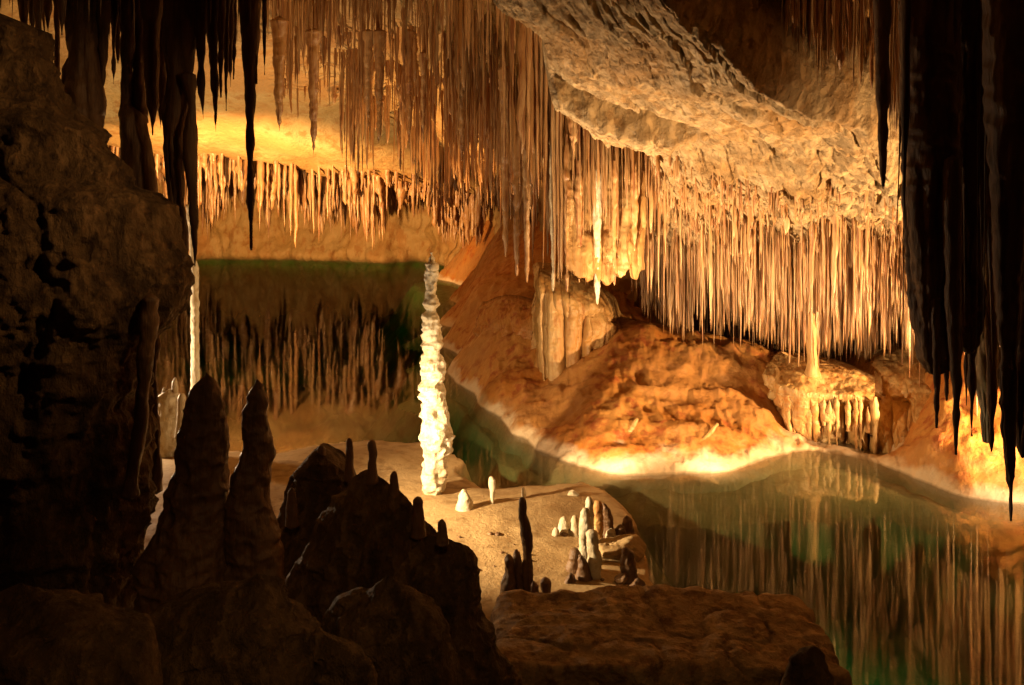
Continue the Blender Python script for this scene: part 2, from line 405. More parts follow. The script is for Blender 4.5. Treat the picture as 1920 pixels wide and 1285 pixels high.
def sdist(x, y, poly):
    """signed distance to a closed polygon, positive inside"""
    sh = np.shape(x); x = np.ravel(x); y = np.ravel(y); poly = np.asarray(poly)
    d = np.full(x.shape, 1e9); ins = np.zeros(x.shape, bool)
    for (x0, y0), (x1, y1) in zip(poly, np.roll(poly, -1, 0)):
        ex, ey = x1 - x0, y1 - y0
        t = np.clip(((x - x0) * ex + (y - y0) * ey) / (ex * ex + ey * ey + 1e-12), 0, 1)
        d = np.minimum(d, np.hypot(x - x0 - t * ex, y - y0 - t * ey))
        c = ((y0 > y) != (y1 > y)) & (x < ex * (y - y0) / (ey if abs(ey) > 1e-9 else 1e-9) + x0)
        ins ^= c
    return np.where(ins, d, -d).reshape(sh)

# ------------------------------------------------------------------ ground (sand spit and lake bed)
spit = [G(*p)[:2] for p in [(250, 868), (330, 850), (430, 846), (520, 850), (590, 838), (640, 832), (720, 827), (785, 832), (830, 845), (862, 868), (850, 885), (880, 898), (905, 915), (945, 918), (985, 912),
        (1040, 912), (1090, 905), (1140, 922), (1172, 948), (1195, 990), (1205, 1040), (1212, 1090), (1245, 1130), (1270, 1200), (1300, 1500), (200, 1500), (-400, 1300), (-400, 900)]]
shelf = [G(*p)[:2] for p in [(770, 520), (800, 545), (840, 570), (815, 625), (780, 650), (820, 690), (880, 770), (925, 820), (980, 865), (1060, 892), (1110, 908), (1165, 935), (1230, 950), (1310, 957),
        (1400, 950), (1480, 942), (1560, 955), (1640, 930), (1720, 955), (1800, 975), (1920, 992), (2150, 1010), (2300, 700), (1800, 560), (1200, 500), (900, 492)]]
npx, npy = 640, 330
gx = np.linspace(-700, 2500, npx); t_ = np.linspace(0, 1, npy); gy = 478 + (1800 - 478) * t_ ** 1.35
GX, GY = np.meshgrid(gx, gy)
Yg = F * H / (GY - YH); Xg = (GX - 960) / F * Yg
P3 = np.stack([Xg, Yg, np.zeros_like(Xg)], -1)
wob = 0.10 * fbm(P3 * 1.7, 3, 3) * np.clip(Yg / 12, 0.6, 2)
s1 = sdist(Xg, Yg, spit) + wob; s2 = sdist(Xg, Yg, shelf) + wob * 1.5
n_lo = fbm(P3 * 0.7, 4, 21); n_hi = fbm(P3 * 5, 4, 22)
deep = -2.9 + 0.8 * n_lo + 0.35 * ridged(P3 * 0.9, 4, 31) + 0.15 * ridged(P3 * 3.1, 3, 32) + 0.06 * n_hi
rk_ = np.exp(-(((Xg - 3.1) / 1.5) ** 2 + ((Yg - 7.7) / 0.9) ** 2)); deep = deep + 1.35 * rk_ * (0.8 + 0.5 * ridged(P3 * 2.2, 3, 35))
rk_ = np.exp(-(((Xg + 3.6) / 2.2) ** 2 + ((Yg - 14.2) / 1.2) ** 2)); deep = np.minimum(deep + 1.2 * rk_ * (0.8 + 0.5 * ridged(P3 * 1.8, 3, 36)), -0.75 + 0.25 * n_lo)
land = 0.30 * (1 - np.exp(-np.maximum(s1, 0) / 1.6)) + 0.02 + 0.05 * n_lo * smooth(0, 0.6, s1) + 0.012 * n_hi
edge = -1.5 * np.maximum(-s1, 0) ** 0.8
zz = np.where(s1 > 0, land, np.maximum(edge, deep))
zs = -0.16 - 0.10 * smooth(0.8, 0.0, s2) + 0.05 * n_lo + 0.03 * n_hi
zs = np.where(s2 > 0, zs, np.maximum(-0.26 - 1.6 * np.maximum(-s2, 0) ** 0.8, deep))
Zg = np.where(s1 > 0, zz, np.maximum(zz, zs))
# the bank climbs towards the visitors' path, under the foreground rocks
rise = smooth(7.2, 3.5, Yg + 0.35 * Xg) * smooth(1.2, -0.6, Xg)
Zg = Zg + rise * (1.2 + 0.15 * n_lo)
V = np.stack([Xg, Yg, Zg], -1).reshape(-1, 3)
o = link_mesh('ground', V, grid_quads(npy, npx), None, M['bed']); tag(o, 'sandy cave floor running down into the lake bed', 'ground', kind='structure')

# water body
bm = bmesh.new()
vs = [bm.verts.new(p) for p in [(-34, -3, 0), (30, -3, 0), (30, 48, 0), (-34, 48, 0), (-34, -3, -9), (30, -3, -9), (30, 48, -9), (-34, 48, -9)]]
for f_ in [(0, 1, 2, 3), (7, 6, 5, 4), (0, 4, 5, 1), (1, 5, 6, 2), (2, 6, 7, 3), (3, 7, 4, 0)]: bm.faces.new([vs[i] for i in f_])
me = bpy.data.meshes.new('water'); bm.to_mesh(me); bm.free(); me.materials.append(M['water'])
o = bpy.data.objects.new('water', me); col.objects.link(o); tag(o, 'still dark green lake mirroring the stalactites', 'water', kind='structure')

# ------------------------------------------------------------------ cave wall round the lake
wl = np.array([(-5, -4), (-6.5, 0), (-8.5, 6), (-12, 14), (-18, 25), (-26, 37), (P(200, 0, 40)[0], 40), (P(400, 0, 41)[0], 41), (P(600, 0, 40.6)[0], 40.6), (P(720, 0, 39.6)[0], 39.6), (P(800, 0, 39.8)[0], 39.8),
      (P(860, 0, 37)[0], 37), (P(930, 0, 30)[0], 30), (P(1000, 0, 24.5)[0], 24.5), (P(1100, 0, 20)[0], 20), (P(1220, 0, 18.6)[0], 18.6), (P(1500, 0, 18)[0], 18), (P(1800, 0, 16)[0], 16), (P(2050, 0, 13)[0], 13), (8.6, 8), (7.5, 3), (6, -4)], float)
seg = np.concatenate([[0], np.cumsum(np.hypot(*np.diff(wl, axis=0).T))])
nw, nh = 900, 90
ss = np.linspace(0, seg[-1], nw); wx = np.interp(ss, seg, wl[:, 0]); wy = np.interp(ss, seg, wl[:, 1])
for _ in range(30):
    wx[1:-1] = (wx[:-2] + wx[1:-1] * 2 + wx[2:]) / 4; wy[1:-1] = (wy[:-2] + wy[1:-1] * 2 + wy[2:]) / 4
tx, ty = np.gradient(wx), np.gradient(wy); ln = np.hypot(tx, ty); nx_, ny_ = ty / ln, -tx / ln      # towards the inside
hz = np.linspace(-3.2, 9, nh)
V = np.zeros((nh, nw, 3)); V[..., 0] = wx; V[..., 1] = wy; V[..., 2] = hz[:, None]
Q = V.copy(); Q[..., 2] *= 0.35
d = 0.55 * fbm(V * 0.45, 4, 41) + 0.6 * ridged(Q * 1.3, 4, 44) + 0.10 * fbm(V * 2.5, 3, 46) - 0.25 + 0.35 * np.exp(-((V[..., 2] - 0.25) / 0.5) ** 2) - 0.5 * smooth(0.15, -0.25, V[..., 2])
V[..., 0] += nx_ * d; V[..., 1] += ny_ * d
o = link_mesh('wall', V.reshape(-1, 3), grid_quads(nh, nw), None, M['far']); tag(o, 'yellow lower rock wall closing the far side of the lake', 'wall', kind='structure')

# ------------------------------------------------------------------ cave ceiling
cp = [(-400, -300, 7), (100, -120, 7), (300, -120, 7), (480, -120, 7.5), (700, -200, 8), (900, -230, 8.5), (0, -90, 10), (300, -100, 10), (550, -160, 11), (760, -150, 11), (900, -60, 12), (1010, 30, 14), (620, -90, 14), (760, -60, 14),
      (540, 40, 18), (700, 60, 18), (850, 80, 18), (620, 130, 22), (760, 150, 22), (860, 190, 22), (960, 200, 19),
      (-50, 60, 18), (60, 60, 18), (200, 60, 20), (330, 75, 20), (440, 110, 21), (100, 170, 23.5), (300, 200, 25), (450, 218, 26), (570, 250, 27), (640, 285, 28), (-50, 250, 28.5), (200, 268, 28.5), (370, 278, 29), (500, 300, 30), (640, 326, 31), (760, 342, 31),
      (-50, 280, 34), (150, 288, 34), (350, 291, 34), (500, 304, 34), (650, 328, 35), (150, 296, 39), (350, 298, 40), (500, 306, 40), (650, 328, 39), (780, 342, 37),
      (860, 345, 30), (760, 240, 26), (830, 290, 28), (900, 350, 27), (960, 360, 24), (1010, 330, 19), (1080, 280, 15), (1120, 240, 13.5), (1060, 120, 13), (1180, 300, 17),
      (1250, 60, 12.5), (1400, 60, 12), (1550, 150, 12.5), (1650, 200, 13), (1800, 200, 12), (1400, 250, 18), (1700, 250, 18), (1300, -300, 7), (1500, -250, 7), (1700, -250, 6.5), (2000, -300, 6), (1650, -60, 9), (1400, -60, 9.5), (2100, 0, 12)]
cpts = [P(*c) for c in cp] + [np.array(q) for q in [(-30, 38, 4.6), (-26, 30, 6), (-20, 20, 6.5), (-14, 10, 6.2), (-7, 2, 6), (0, 0, 6.8), (6, 0, 6.4), (-30, 46, 4), (0, 46, 3.4), (20, 46, 4), (20, 20, 5), (14, 10, 6), (0, -4, 6.8)]]
ceil0 = tps(cpts, 0.4)
def ceil_z(x, y):
    p = np.stack([x, y, np.zeros_like(x)], -1)
    return np.clip(ceil0(x, y), 2.6, 9.5) + 0.16 * fbm(p * 0.7, 4, 61) * np.clip(y / 14, 0.5, 2) + 0.38 * fbm(p * 0.55 + 5, 3, 64) * smooth(10, 13, y) * smooth(27, 22, y) + 0.06 * ridged(p * 2.0, 3, 66)
na, nb_ = 560, 300
ca_ = np.linspace(-900, 2700, na); cy = 1.0 * (46 / 1.0) ** np.linspace(0, 1, nb_)
CA, CY = np.meshgrid(ca_, cy); CX = (CA - 960) / F * CY
extra = np.linspace(-4, 0.98, 10)
V = np.stack([CX, CY, ceil_z(CX, CY)], -1).reshape(-1, 3)
o = link_mesh('ceiling', V, grid_quads(nb_, na)[:, ::-1], None, M['far']); tag(o, 'golden rock ceiling sloping down to the far shore', 'ceiling', kind='structure')

# ------------------------------------------------------------------ pale sloping ceiling slab
SL = np.array([P(*p) for p in [(880, -90, 8.2), (920, 0, 9.0), (1000, 72, 9.8), (1012, 140, 10.5), (1100, 212, 11.3), (1205, 278, 12.2), (1222, 335, 13.0), (1218, 400, 14.0), (1205, 470, 15.6), (1190, 575, 18.4)]])
SR = np.array([P(*p) for p in [(1180, -90, 6.8), (1268, 0, 7.4), (1360, 75, 8.0), (1430, 150, 8.5), (1530, 215, 9.2), (1640, 245, 9.8), (1700, 335, 10.6), (1715, 410, 11.4), (1790, 500, 12.8), (1960, 640, 15.6)]])
def curve(C, n):
    s = np.concatenate([[0], np.cumsum(np.linalg.norm(np.diff(C, axis=0), axis=1))]); s /= s[-1]
    t = np.linspace(0, 1, len(C)); u = np.linspace(0, 1, n)
    o_ = np.stack([np.interp(u, t, C[:, k]) for k in range(3)], -1)
    for _ in range(6): o_[1:-1] = (o_[:-2] + 2 * o_[1:-1] + o_[2:]) / 4
    return o_
nu, nv = 420, 320
lc, rc_ = curve(SL, nu), curve(SR, nu); vv = np.linspace(0, 1, nv)
jag = 0.10 * fbm(lc * 2.2, 3, 71)[:, None]; jag2 = 0.10 * fbm(rc_ * 2.2, 3, 73)[:, None]
S = lc[:, None] * (1 - vv)[None, :, None] + rc_[:, None] * vv[None, :, None]
S[..., 0] += jag * (1 - vv) ** 4 + jag2 * vv ** 4
uu = np.linspace(0, 1, nu)[:, None] * np.ones(nv)
VV = np.ones(nu)[:, None] * vv
SU = np.stack([uu * 9.0 * 0.35, VV * 6.0 * 1.6, 0 * uu + 3.1], -1)
dn = 0.13 * fbm(S * 0.6, 3, 75) + 0.10 * ridged(SU * 0.6, 3, 77) + 0.05 * ridged(SU * np.array([3.2, 2.4, 1]), 4, 78) + 0.05 * fbm(S * 5.5, 4, 79)
strat = np.floor((SU[..., 1] + 0.9 * fbm(S * 0.8, 3, 80)) * 1.1); dn += 0.09 * (_hash(strat.astype(np.int64), 0 * strat.astype(np.int64), 0 * strat.astype(np.int64), 5) - 0.5) * smooth(0.75, 0.55, uu)
dn += 0.10 * smooth(0.45, 0.7, uu) * ridged(S * 3.2, 3, 83)
# long broken shelf with a shadowed crevice near the left edge
line = 0.09 + 1.75 * (uu - 0.345) + 0.03 * fbm(S * 2.5, 3, 85)
win = smooth(0.325, 0.345, uu) * smooth(0.53, 0.48, uu)
lowl = line - 0.15 * win
dn += 0.34 * win * smooth(line + 0.006, line - 0.006, VV) - 0.30 * win * np.exp(-((VV - line - 0.018) / 0.014) ** 2)
crk = np.abs(vnoise(SU * np.array([0.8, 1.7, 1]) + 0.25 * np.stack([fbm(S * 1.4, 3, 90)] * 3, -1), 92)); dn -= 0.07 * np.exp(-(crk / 0.035) ** 2) * smooth(0.05, 0.3, fbm(S * 0.6, 2, 94) + 0.2)
line2 = 0.75 - 0.5 * (uu - 0.55) + 0.05 * fbm(S * 1.5, 3, 87)
dn += 0.14 * smooth(0.55, 0.62, uu) * smooth(0.95, 0.85, uu) * smooth(line2 + 0.02, line2 - 0.02, VV)
dn -= 0.10 * smooth(0.6, 0.66, uu) * smooth(0.86, 0.78, uu) * smooth(0.55, 0.62, VV) * (ridged(S * 4.5, 2, 88) < 0.1)
dn += 0.03 * ridged(S * 6.0, 3, 89)
S[..., 2] -= dn
# curl both long edges upwards into the recess
lip = np.clip(1 - VV / 0.05, 0, 1) ** 2; lip2 = np.clip((VV - 0.96) / 0.04, 0, 1) ** 2
S[..., 2] += 0.55 * lip * smooth(0.74, 0.66, uu) + 0.35 * lip2
Tp = S.copy(); Tp[..., 2] += 0.9
Vt = np.vstack([S.reshape(-1, 3), Tp.reshape(-1, 3)]); n0 = nu * nv
q = [grid_quads(nu, nv)[:, ::-1], grid_quads(nu, nv, off=n0)]
def strip(a, b): return np.stack([a[:-1], a[1:], b[1:], b[:-1]], -1)
for e in (np.arange(nu) * nv, np.arange(nu) * nv + nv - 1, np.arange(nv), (nu - 1) * nv + np.arange(nv)):
    q.append(strip(e, e + n0))
o = link_mesh('ceiling_slab', Vt, np.vstack(q), None, M['slab'], base=Vt[:, :3].mean(0))
tag(o, 'huge pale pitted rock slab sloping down across the upper right of the cave', 'rock slab')
def slab_z(x, y):
    """height of the slab's underside near x, y (nearest sample)"""
    A = S[::4, ::4].reshape(-1, 3)
    i = np.argmin((A[None, :, 0] - np.ravel(x)[:, None]) ** 2 + (A[None, :, 1] - np.ravel(y)[:, None]) ** 2, axis=1)
    return A[i, 2]

o = drape('shaded_recess_wall', [(1180, -160, 11.0), (1300, -140, 12.4), (1420, -140, 12.6), (1560, -140, 12.2), (1720, -140, 11.2)], [(1190, -60, 10.0), (1300, -50, 11.0), (1415, -50, 10.9), (1560, -50, 10.8), (1710, -50, 10.0)], [(1200, 40, 10.2), (1300, 130, 11.3), (1420, 250, 11.6), (1560, 330, 11.8), (1720, 380, 11.2)], M['dark'], nu=160, nv=110, fl=0.03, f1=1.2, f2=3, rough=0.10, seed=95)  # dark material carries the shade of the recess behind the slab
tag(o, 'smooth rock wall with shade put into its dark colour, in the recess above the right end of the pale slab', 'rock wall')

# ------------------------------------------------------------------ orange flowstone mound on the right shore
shore = [(830, 492), (852, 530), (850, 565), (833, 610), (832, 650), (850, 710), (900, 758), (948, 790), (962, 812), (1000, 838), (1060, 864), (1120, 880), (1190, 887), (1280, 885), (1360, 880), (1400, 868), (1470, 848), (1530, 842), (1600, 850),
         (1660, 872), (1720, 898), (1790, 925), (1900, 940), (2050, 960)]
mp_ = [G(*p) for p in shore]
under = []
for a_ in mp_:
    under.append(a_ + np.array([0, -1.2, -0.75]))
for a_ in mp_[:6]:
    under.append(a_ + np.array([-1.4, 0, -0.7]))
mc = [P(*p) for p in [(870, 478, 32), (900, 490, 26), (940, 500, 23), (1000, 500, 21), (1000, 560, 18), (1000, 620, 16.4), (1005, 690, 15.2), (900, 600, 18.5), (900, 660, 16.5), (930, 720, 15), (980, 745, 14.4), (880, 560, 21),
      (1010, 715, 14.9), (985, 762, 14.1), (1010, 770, 13.7), (1050, 735, 14), (1100, 700, 14.2), (1160, 630, 15.4), (1200, 618, 15), (1250, 618, 15.2), (1350, 648, 14.7), (1440, 676, 14.3), (1100, 760, 13.2), (1200, 720, 13.6), (1300, 740, 13.4), (1200, 800, 12.4), (1050, 800, 13),
      (1300, 810, 12.3), (1400, 770, 13), (1400, 820, 12.4), (1455, 800, 12.9), (1530, 828, 13.0), (1600, 832, 12.9), (1530, 790, 13.7), (1600, 790, 13.7), (1680, 850, 12.3), (1700, 800, 12.7), (1700, 720, 13.6), (1600, 720, 14.6), (1760, 770, 12.0), (1820, 790, 11.6), (1800, 690, 12.2), (1900, 800, 11.3), (1900, 700, 11.7), (2050, 780, 11.0), (2050, 680, 11.3),
      (1300, 620, 17), (1500, 640, 17), (1150, 590, 18), (1050, 540, 19.5), (1700, 640, 14.5), (1800, 600, 13.2), (1950, 590, 12.6)]]
mz = tps(mp_ + under + mc, 0.01)
mx_, my_ = 620, 300
ma_ = np.linspace(740, 2150, mx_); yb = 9.0 * (34 / 9.0) ** np.linspace(0, 1, my_)
MA, MY = np.meshgrid(ma_, yb); MX = (MA - 960) / F * MY
p3 = np.stack([MX, MY, np.zeros_like(MX)], -1)
MZ = mz(MX, MY)
MZ = np.clip(MZ, -1.2, 3.2)
dz = 0.05 * ridged(p3 * 3.4, 3, 99) + 0.09 * fbm(p3 * 1.4, 3, 91) + 0.05 * ridged(p3 * 1.9, 3, 93) + 0.012 * fbm(p3 * 9, 3, 95)
MZ = MZ + dz * smooth(-0.3, 0.35, MZ) * 1.2 + 0.03 * ridged(p3 * 7, 2, 97) * np.exp(-((MZ - 0.06) / 0.08) ** 2)
Vm = np.stack([MX, MY, MZ], -1).reshape(-1, 3); qm = grid_quads(my_, mx_)
keep = (MZ.ravel()[qm] > -0.6).any(1)
qm = qm[keep]; used, inv = np.unique(qm, return_inverse=True)
o = link_mesh('flowstone_mound', Vm[used], inv.reshape(-1, 4), None, M['flow'], base=np.array([*G(1150, 870)[:2], 0.0]))
tag(o, 'broad orange and rusty flowstone mound rising from the pale right shore', 'flowstone')
def mound_z(x, y): return float(mz(np.array([x]), np.array([y]))[0])

# fluted drape standing on the mound
t = drape('flowstone_drape', [(1000, 505, 16.6), (1012, 498, 16.6), (1060, 500, 16.8), (1110, 525, 16.8), (1150, 560, 16.8), (1168, 590, 16.6)], [(1003, 530, 15.9), (1010, 540, 15.0), (1060, 558, 14.9), (1110, 572, 15.0), (1145, 592, 15.3), (1160, 605, 15.9)], [(1010, 700, 15.8), (1018, 728, 14.75), (1062, 718, 14.7), (1105, 690, 14.85), (1140, 660, 15.2), (1158, 640, 15.8)], M['drape'], nu=340, nv=150, fl=0.13, f1=2.6, f2=6.5, rough=0.07, seed=101)
tag(t, 'tall honey coloured flowstone block with vertical flutes between the two mounds', 'flowstone')
# small fringe on the left mound
t = drape('flowstone_ledge', [(905, 575, 18.0), (940, 562, 17.6), (975, 562, 17.2), (1004, 570, 16.8)], [(892, 610, 17.6), (930, 605, 16.9), (970, 612, 16.3), (1004, 622, 16.0)], [(900, 665, 17.2), (930, 690, 16.4), (970, 695, 15.9), (1006, 700, 15.7)], M['flow'], nu=200, nv=90, fl=0.11, f1=3.4, f2=8, rough=0.08, seed=103, jag=0.05)
tag(t, 'low rusty flowstone ledge with drip fringe, left of the fluted block', 'flowstone')

# flowstone table with legs and its column
T = empty('flowstone_table', P(1530, 845, 12.5)); tag(T, 'yellow flowstone table with curtain legs standing at the water edge', 'flowstone')
drape('drapery', [(1440, 712, 14.0), (1456, 686, 13.9), (1490, 674, 13.9), (1545, 676, 13.9), (1600, 688, 13.8), (1640, 706, 13.6)], [(1446, 722, 13.5), (1462, 728, 12.95), (1500, 736, 12.75), (1550, 742, 12.7), (1600, 742, 12.6), (1640, 748, 12.5)], [(1466, 800, 13.5), (1478, 822, 13.0), (1510, 846, 12.9), (1555, 852, 12.85), (1605, 858, 12.7), (1650, 872, 12.45)], M['drape'], T, nu=380, nv=150, fl=0.16, f1=3.0, f2=7.5, rough=0.09, seed=111, belly=-0.10, ramp=(0.28, 0.6))
r_ = np.random.default_rng(77)
for k in range(13):
    x = 1478 + 13.6 * k + r_.uniform(-5, 5); w = r_.uniform(4, 9); yb_ = np.interp(x, [1470, 1540, 1600, 1670], [820, 848, 852, 874]) + r_.uniform(-5, 2); y0_ = r_.uniform(738, 765)
    Yk = np.interp(x, [1478, 1550, 1650], [12.95, 12.72, 12.45]) - 0.02
    if k % 3 == 2: yb_ -= r_.uniform(20, 60)
    foot = 0.8 if k % 3 != 2 else 0.15
    loft('leg', [(y0_, x - w * 0.2, x + w * 0.2), (y0_ + 16, x - w * 0.95, x + w * 0.9), (y0_ + 34, x - w * 0.75, x + w * 0.8), (y0_ + 62, x - w * 0.5, x + w * 0.5), (yb_ - 10, x - w * 0.42, x + w * 0.42), (yb_ + 4, x - w * foot, x + w * foot)], Yk, M['drape'], T, dr=0.9, nseg=20, nrow=44, amp=0.03, freq=8, seed=120 + k)
loft('column', [(590, 1517, 1530), (630, 1516, 1531), (660, 1515, 1531), (685, 1514, 1533), (704, 1509, 1540)], 13.1, M['drape'], T, dr=1, nseg=24, nrow=40, amp=0.02, freq=6, seed=140)

o = drape('flowstone_drapery', [(1596, 690, 14.6), (1640, 660, 14.5), (1700, 650, 14.2), (1760, 660, 13.8), (1830, 680, 13.4)], [(1606, 735, 13.6), (1640, 720, 13.2), (1700, 725, 12.9), (1760, 745, 12.5), (1820, 760, 12.2)], [(1630, 858, 12.9), (1665, 876, 12.3), (1705, 896, 12.0), (1755, 915, 11.6), (1820, 930, 11.3)], M['drape'], nu=340, nv=150, fl=0.14, f1=2.4, f2=7, rough=0.10, seed=145, ramp=(0.2, 0.45))
tag(o, 'yellow flowstone drapery falling to the water right of the flowstone table', 'flowstone')
o = drape('flowstone_bank', [(1740, 700, 13.4), (1800, 690, 13.2), (1880, 690, 12.9), (1960, 700, 12.6), (2080, 700, 12.2)], [(1745, 780, 12.5), (1800, 790, 12.1), (1860, 800, 11.8), (1940, 810, 11.6), (2080, 820, 11.4)], [(1770, 915, 11.7), (1810, 938, 11.0), (1860, 945, 10.8), (1940, 950, 10.65), (2080, 960, 10.5)], M['drape'], nu=280, nv=130, fl=0.05, f1=1.6, f2=4, rough=0.20, seed=147, vr=0.4)
tag(o, 'bright yellow flowstone bank glowing behind the right hand stalactites', 'flowstone')

# ------------------------------------------------------------------ main bright stalagmite
mrows = [(474, 806, 811), (482, 804, 815), (490, 802, 818), (505, 800, 818), (517, 796, 818), (530, 799, 817), (545, 799, 816), (553, 797, 816), (569, 798, 821), (582, 799, 818), (593, 794, 819), (606, 796, 822), (620, 792, 826), (640, 791, 830), (654, 795, 824), (662, 797, 819), (672, 792, 827), (684, 788, 833),
         (696, 786, 837), (712, 788, 834), (728, 785, 833), (740, 784, 834), (752, 784, 837), (768, 790, 838), (787, 789, 841), (803, 787, 846), (819, 786, 853), (832, 790, 850), (847, 793, 847), (867, 795, 839), (894, 794, 839), (905, 791, 836), (918, 792, 834), (935, 794, 834), (945, 788, 841), (954, 780, 850)]
mrows = [(a_, (b_ + c_) / 2 - (c_ - b_) * 0.40, (b_ + c_) / 2 + (c_ - b_) * 0.40) for a_, b_, c_ in mrows]
t = loft('stalagmite', mrows, 10.45, M['calcite'], dr=0.95, nseg=110, nrow=330, amp=0.020, freq=9, octv=4, ledge=0.030, lfreq=8, lump=0.034, lumpf=9, seed=151, smoothrow=True)
tag(t, 'tall brightly lit knobbly white stalagmite rising from the sand spit', 'stalagmite')

# ------------------------------------------------------------------ small stalagmites on the spit
def gm(name, label, rows, mat, Y=None, **k):
    y0 = Y or F * (H - 0.12) / (rows[-1][0] - 8 - YH)
    o_ = loft(name, rows, y0, mat, **k); tag(o_, label, 'stalagmite'); return o_
kw = dict(dr=0.95, nseg=36, nrow=60, amp=0.02, freq=9)
gm('stalagmite', 'slim pale stalagmite with a white bulb head on the spit', [(895, 918, 924), (900, 916, 929), (910, 916, 930), (919, 918, 930), (926, 919, 927), (945, 919, 926), (954, 917, 929), (960, 913, 932)], M['calcite'], seed=160, **{**kw, 'amp': 0.006})
gm('stalagmite', 'squat cream cone stalagmite beside the foot of the tall white one', [(919, 865, 872), (928, 860, 880), (945, 856, 886), (960, 853, 889), (970, 848, 896)], M['calcite'], seed=161, **{**kw, 'amp': 0.03})
gm('stalagmite', 'small pale stub stalagmite peeping out behind the slender black one', [(915, 978, 985), (922, 977, 987), (932, 978, 986), (942, 976, 988)], M['calcite'], seed=162, **{**kw, 'amp': 0.008})
# dark group on the near shore
gg = 'dark stalagmites on the near shore'
def gd(label, rows, seed, Y=7.55, amp=0.02):
    o_ = loft('stalagmite', rows, Y, M['brownstal'], dr=0.95, nseg=36, nrow=80, amp=amp, freq=8, seed=seed, lump=0.006, lumpf=14); tag(o_, label, 'stalagmite', gg); return o_
gd('slender black stalagmite, tallest of the dark group on the near shore', [(933, 977, 982), (938, 974, 986), (960, 973, 988), (985, 976, 992), (1000, 977, 997), (1015, 981, 997), (1060, 981, 997), (1100, 982, 998), (1140, 982, 1002), (1160, 978, 1006)], 170)
gd('thick dark stalagmite with a blunt double top, left of the slender one', [(1040, 951, 957), (1048, 947, 962), (1075, 946, 965), (1092, 939, 968), (1115, 938, 968), (1140, 942, 968), (1160, 938, 972)], 171)
gd('narrow dark stalagmite squeezed between the slender one and the thick one', [(1032, 966, 971), (1042, 963, 977), (1060, 963, 980), (1100, 964, 982), (1160, 962, 986)], 172, 7.6)
gd('thin brown finger stalagmite in front of the dark group', [(1091, 998, 1004), (1098, 996, 1010), (1125, 998, 1012), (1150, 998, 1013), (1165, 996, 1016)], 173, 7.35, 0.01)
gd('short round headed dark stalagmite right of the slender one', [(1084, 1017, 1026), (1090, 1013, 1032), (1098, 1013, 1033), (1110, 1016, 1031), (1140, 1016, 1030), (1152, 1013, 1034)], 174, 7.6, 0.01)
gd('stumpy dark knob at the left foot of the dark group', [(1133, 937, 944), (1142, 931, 952), (1160, 930, 956), (1178, 926, 962)], 175, 7.35, 0.02)
gd('rounded dark lump at the front of the dark group', [(1136, 966, 974), (1143, 958, 982), (1158, 955, 986), (1168, 950, 992)], 176, 7.3, 0.02)
# clustered group
gg = 'stalagmite cluster beside the water'
def gc(label, rows, seed, Y, mat='calcite', amp=0.018):
    o_ = loft('stalagmite', rows, Y, M[mat], dr=0.95, nseg=36, nrow=70, amp=amp, freq=9, seed=seed, lump=0.007, lumpf=14); tag(o_, label, 'stalagmite', gg); return o_
gc('white tipped stalagmite, tallest of the cluster beside the water', [(933, 1101, 1107), (940, 1097, 1112), (965, 1097, 1113), (1000, 1098, 1113), (1030, 1095, 1116)], 180, 8.9)
gc('pale stalagmite joined in front of the white tipped one', [(953, 1094, 1100), (960, 1090, 1106), (985, 1087, 1108), (1010, 1086, 1104), (1040, 1086, 1104), (1085, 1082, 1110)], 181, 8.6)
gc('grey stalagmite with rounded top behind the white tipped one', [(940, 1118, 1125), (948, 1114, 1129), (985, 1112, 1130), (1010, 1112, 1130), (1030, 1108, 1134)], 182, 9.05, 'drape')
gc('thick stalagmite with a pale collar at the front of the cluster', [(996, 1104, 1116), (1003, 1099, 1121), (1030, 1101, 1122), (1040, 1102, 1126), (1080, 1102, 1127), (1104, 1096, 1130)], 183, 8.3)
gc('fat dark rounded stalagmite at the front left of the cluster', [(1042, 1086, 1092), (1050, 1082, 1098), (1065, 1082, 1104), (1085, 1080, 1110), (1104, 1080, 1118)], 184, 8.25, 'brownstal')
gc('squat brown stalagmite left of the cluster front', [(1030, 1072, 1082), (1038, 1068, 1088), (1060, 1062, 1090), (1075, 1061, 1094), (1090, 1064, 1098)], 185, 8.4, 'brownstal')
gc('low dark stalagmite alone at the water edge right of the cluster', [(1028, 1170, 1180), (1036, 1167, 1190), (1060, 1163, 1192), (1090, 1162, 1196), (1106, 1155, 1206)], 186, 8.3, 'brownstal')
gc('dark knobbly stalagmite behind the cluster, near the water', [(944, 1129, 1134), (954, 1128, 1142), (975, 1130, 1150), (1000, 1128, 1152), (1015, 1124, 1156)], 187, 9.2, 'brownstal')
gc('dark round headed stalagmite at the right rear of the cluster', [(969, 1170, 1180), (976, 1166, 1185), (988, 1164, 1186), (1004, 1160, 1190)], 188, 9.3, 'brownstal')
for k, (x, y, w, h, lb) in enumerate([(1057, 1000, 22, 30, 'small pale pointed knob at the left end of the cluster'), (1078, 1002, 18, 34, 'small cream knob between the pointed one and the tall ones'), (1042, 1008, 14, 18, 'tiny pale knob leftmost beside the cluster'),
                                  (1134, 1005, 14, 24, 'small white knob right of the grey stalagmite'), (1146, 1010, 20, 18, 'rounded cream knob low at the right of the cluster'), (1163, 1005, 22, 20, 'brown rounded knob between the cluster and the water')]):
    gc(lb, [(y - h, x - w * 0.15, x + w * 0.15), (y - h * 0.8, x - w * 0.36, x + w * 0.34), (y - h * 0.4, x - w * 0.5, x + w * 0.46), (y + 4, x - w * 0.6, x + w * 0.6)], 190 + k, F * 3.85 / (y - 6 - YH), 'calcite' if k < 5 else 'brownstal', 0.012)
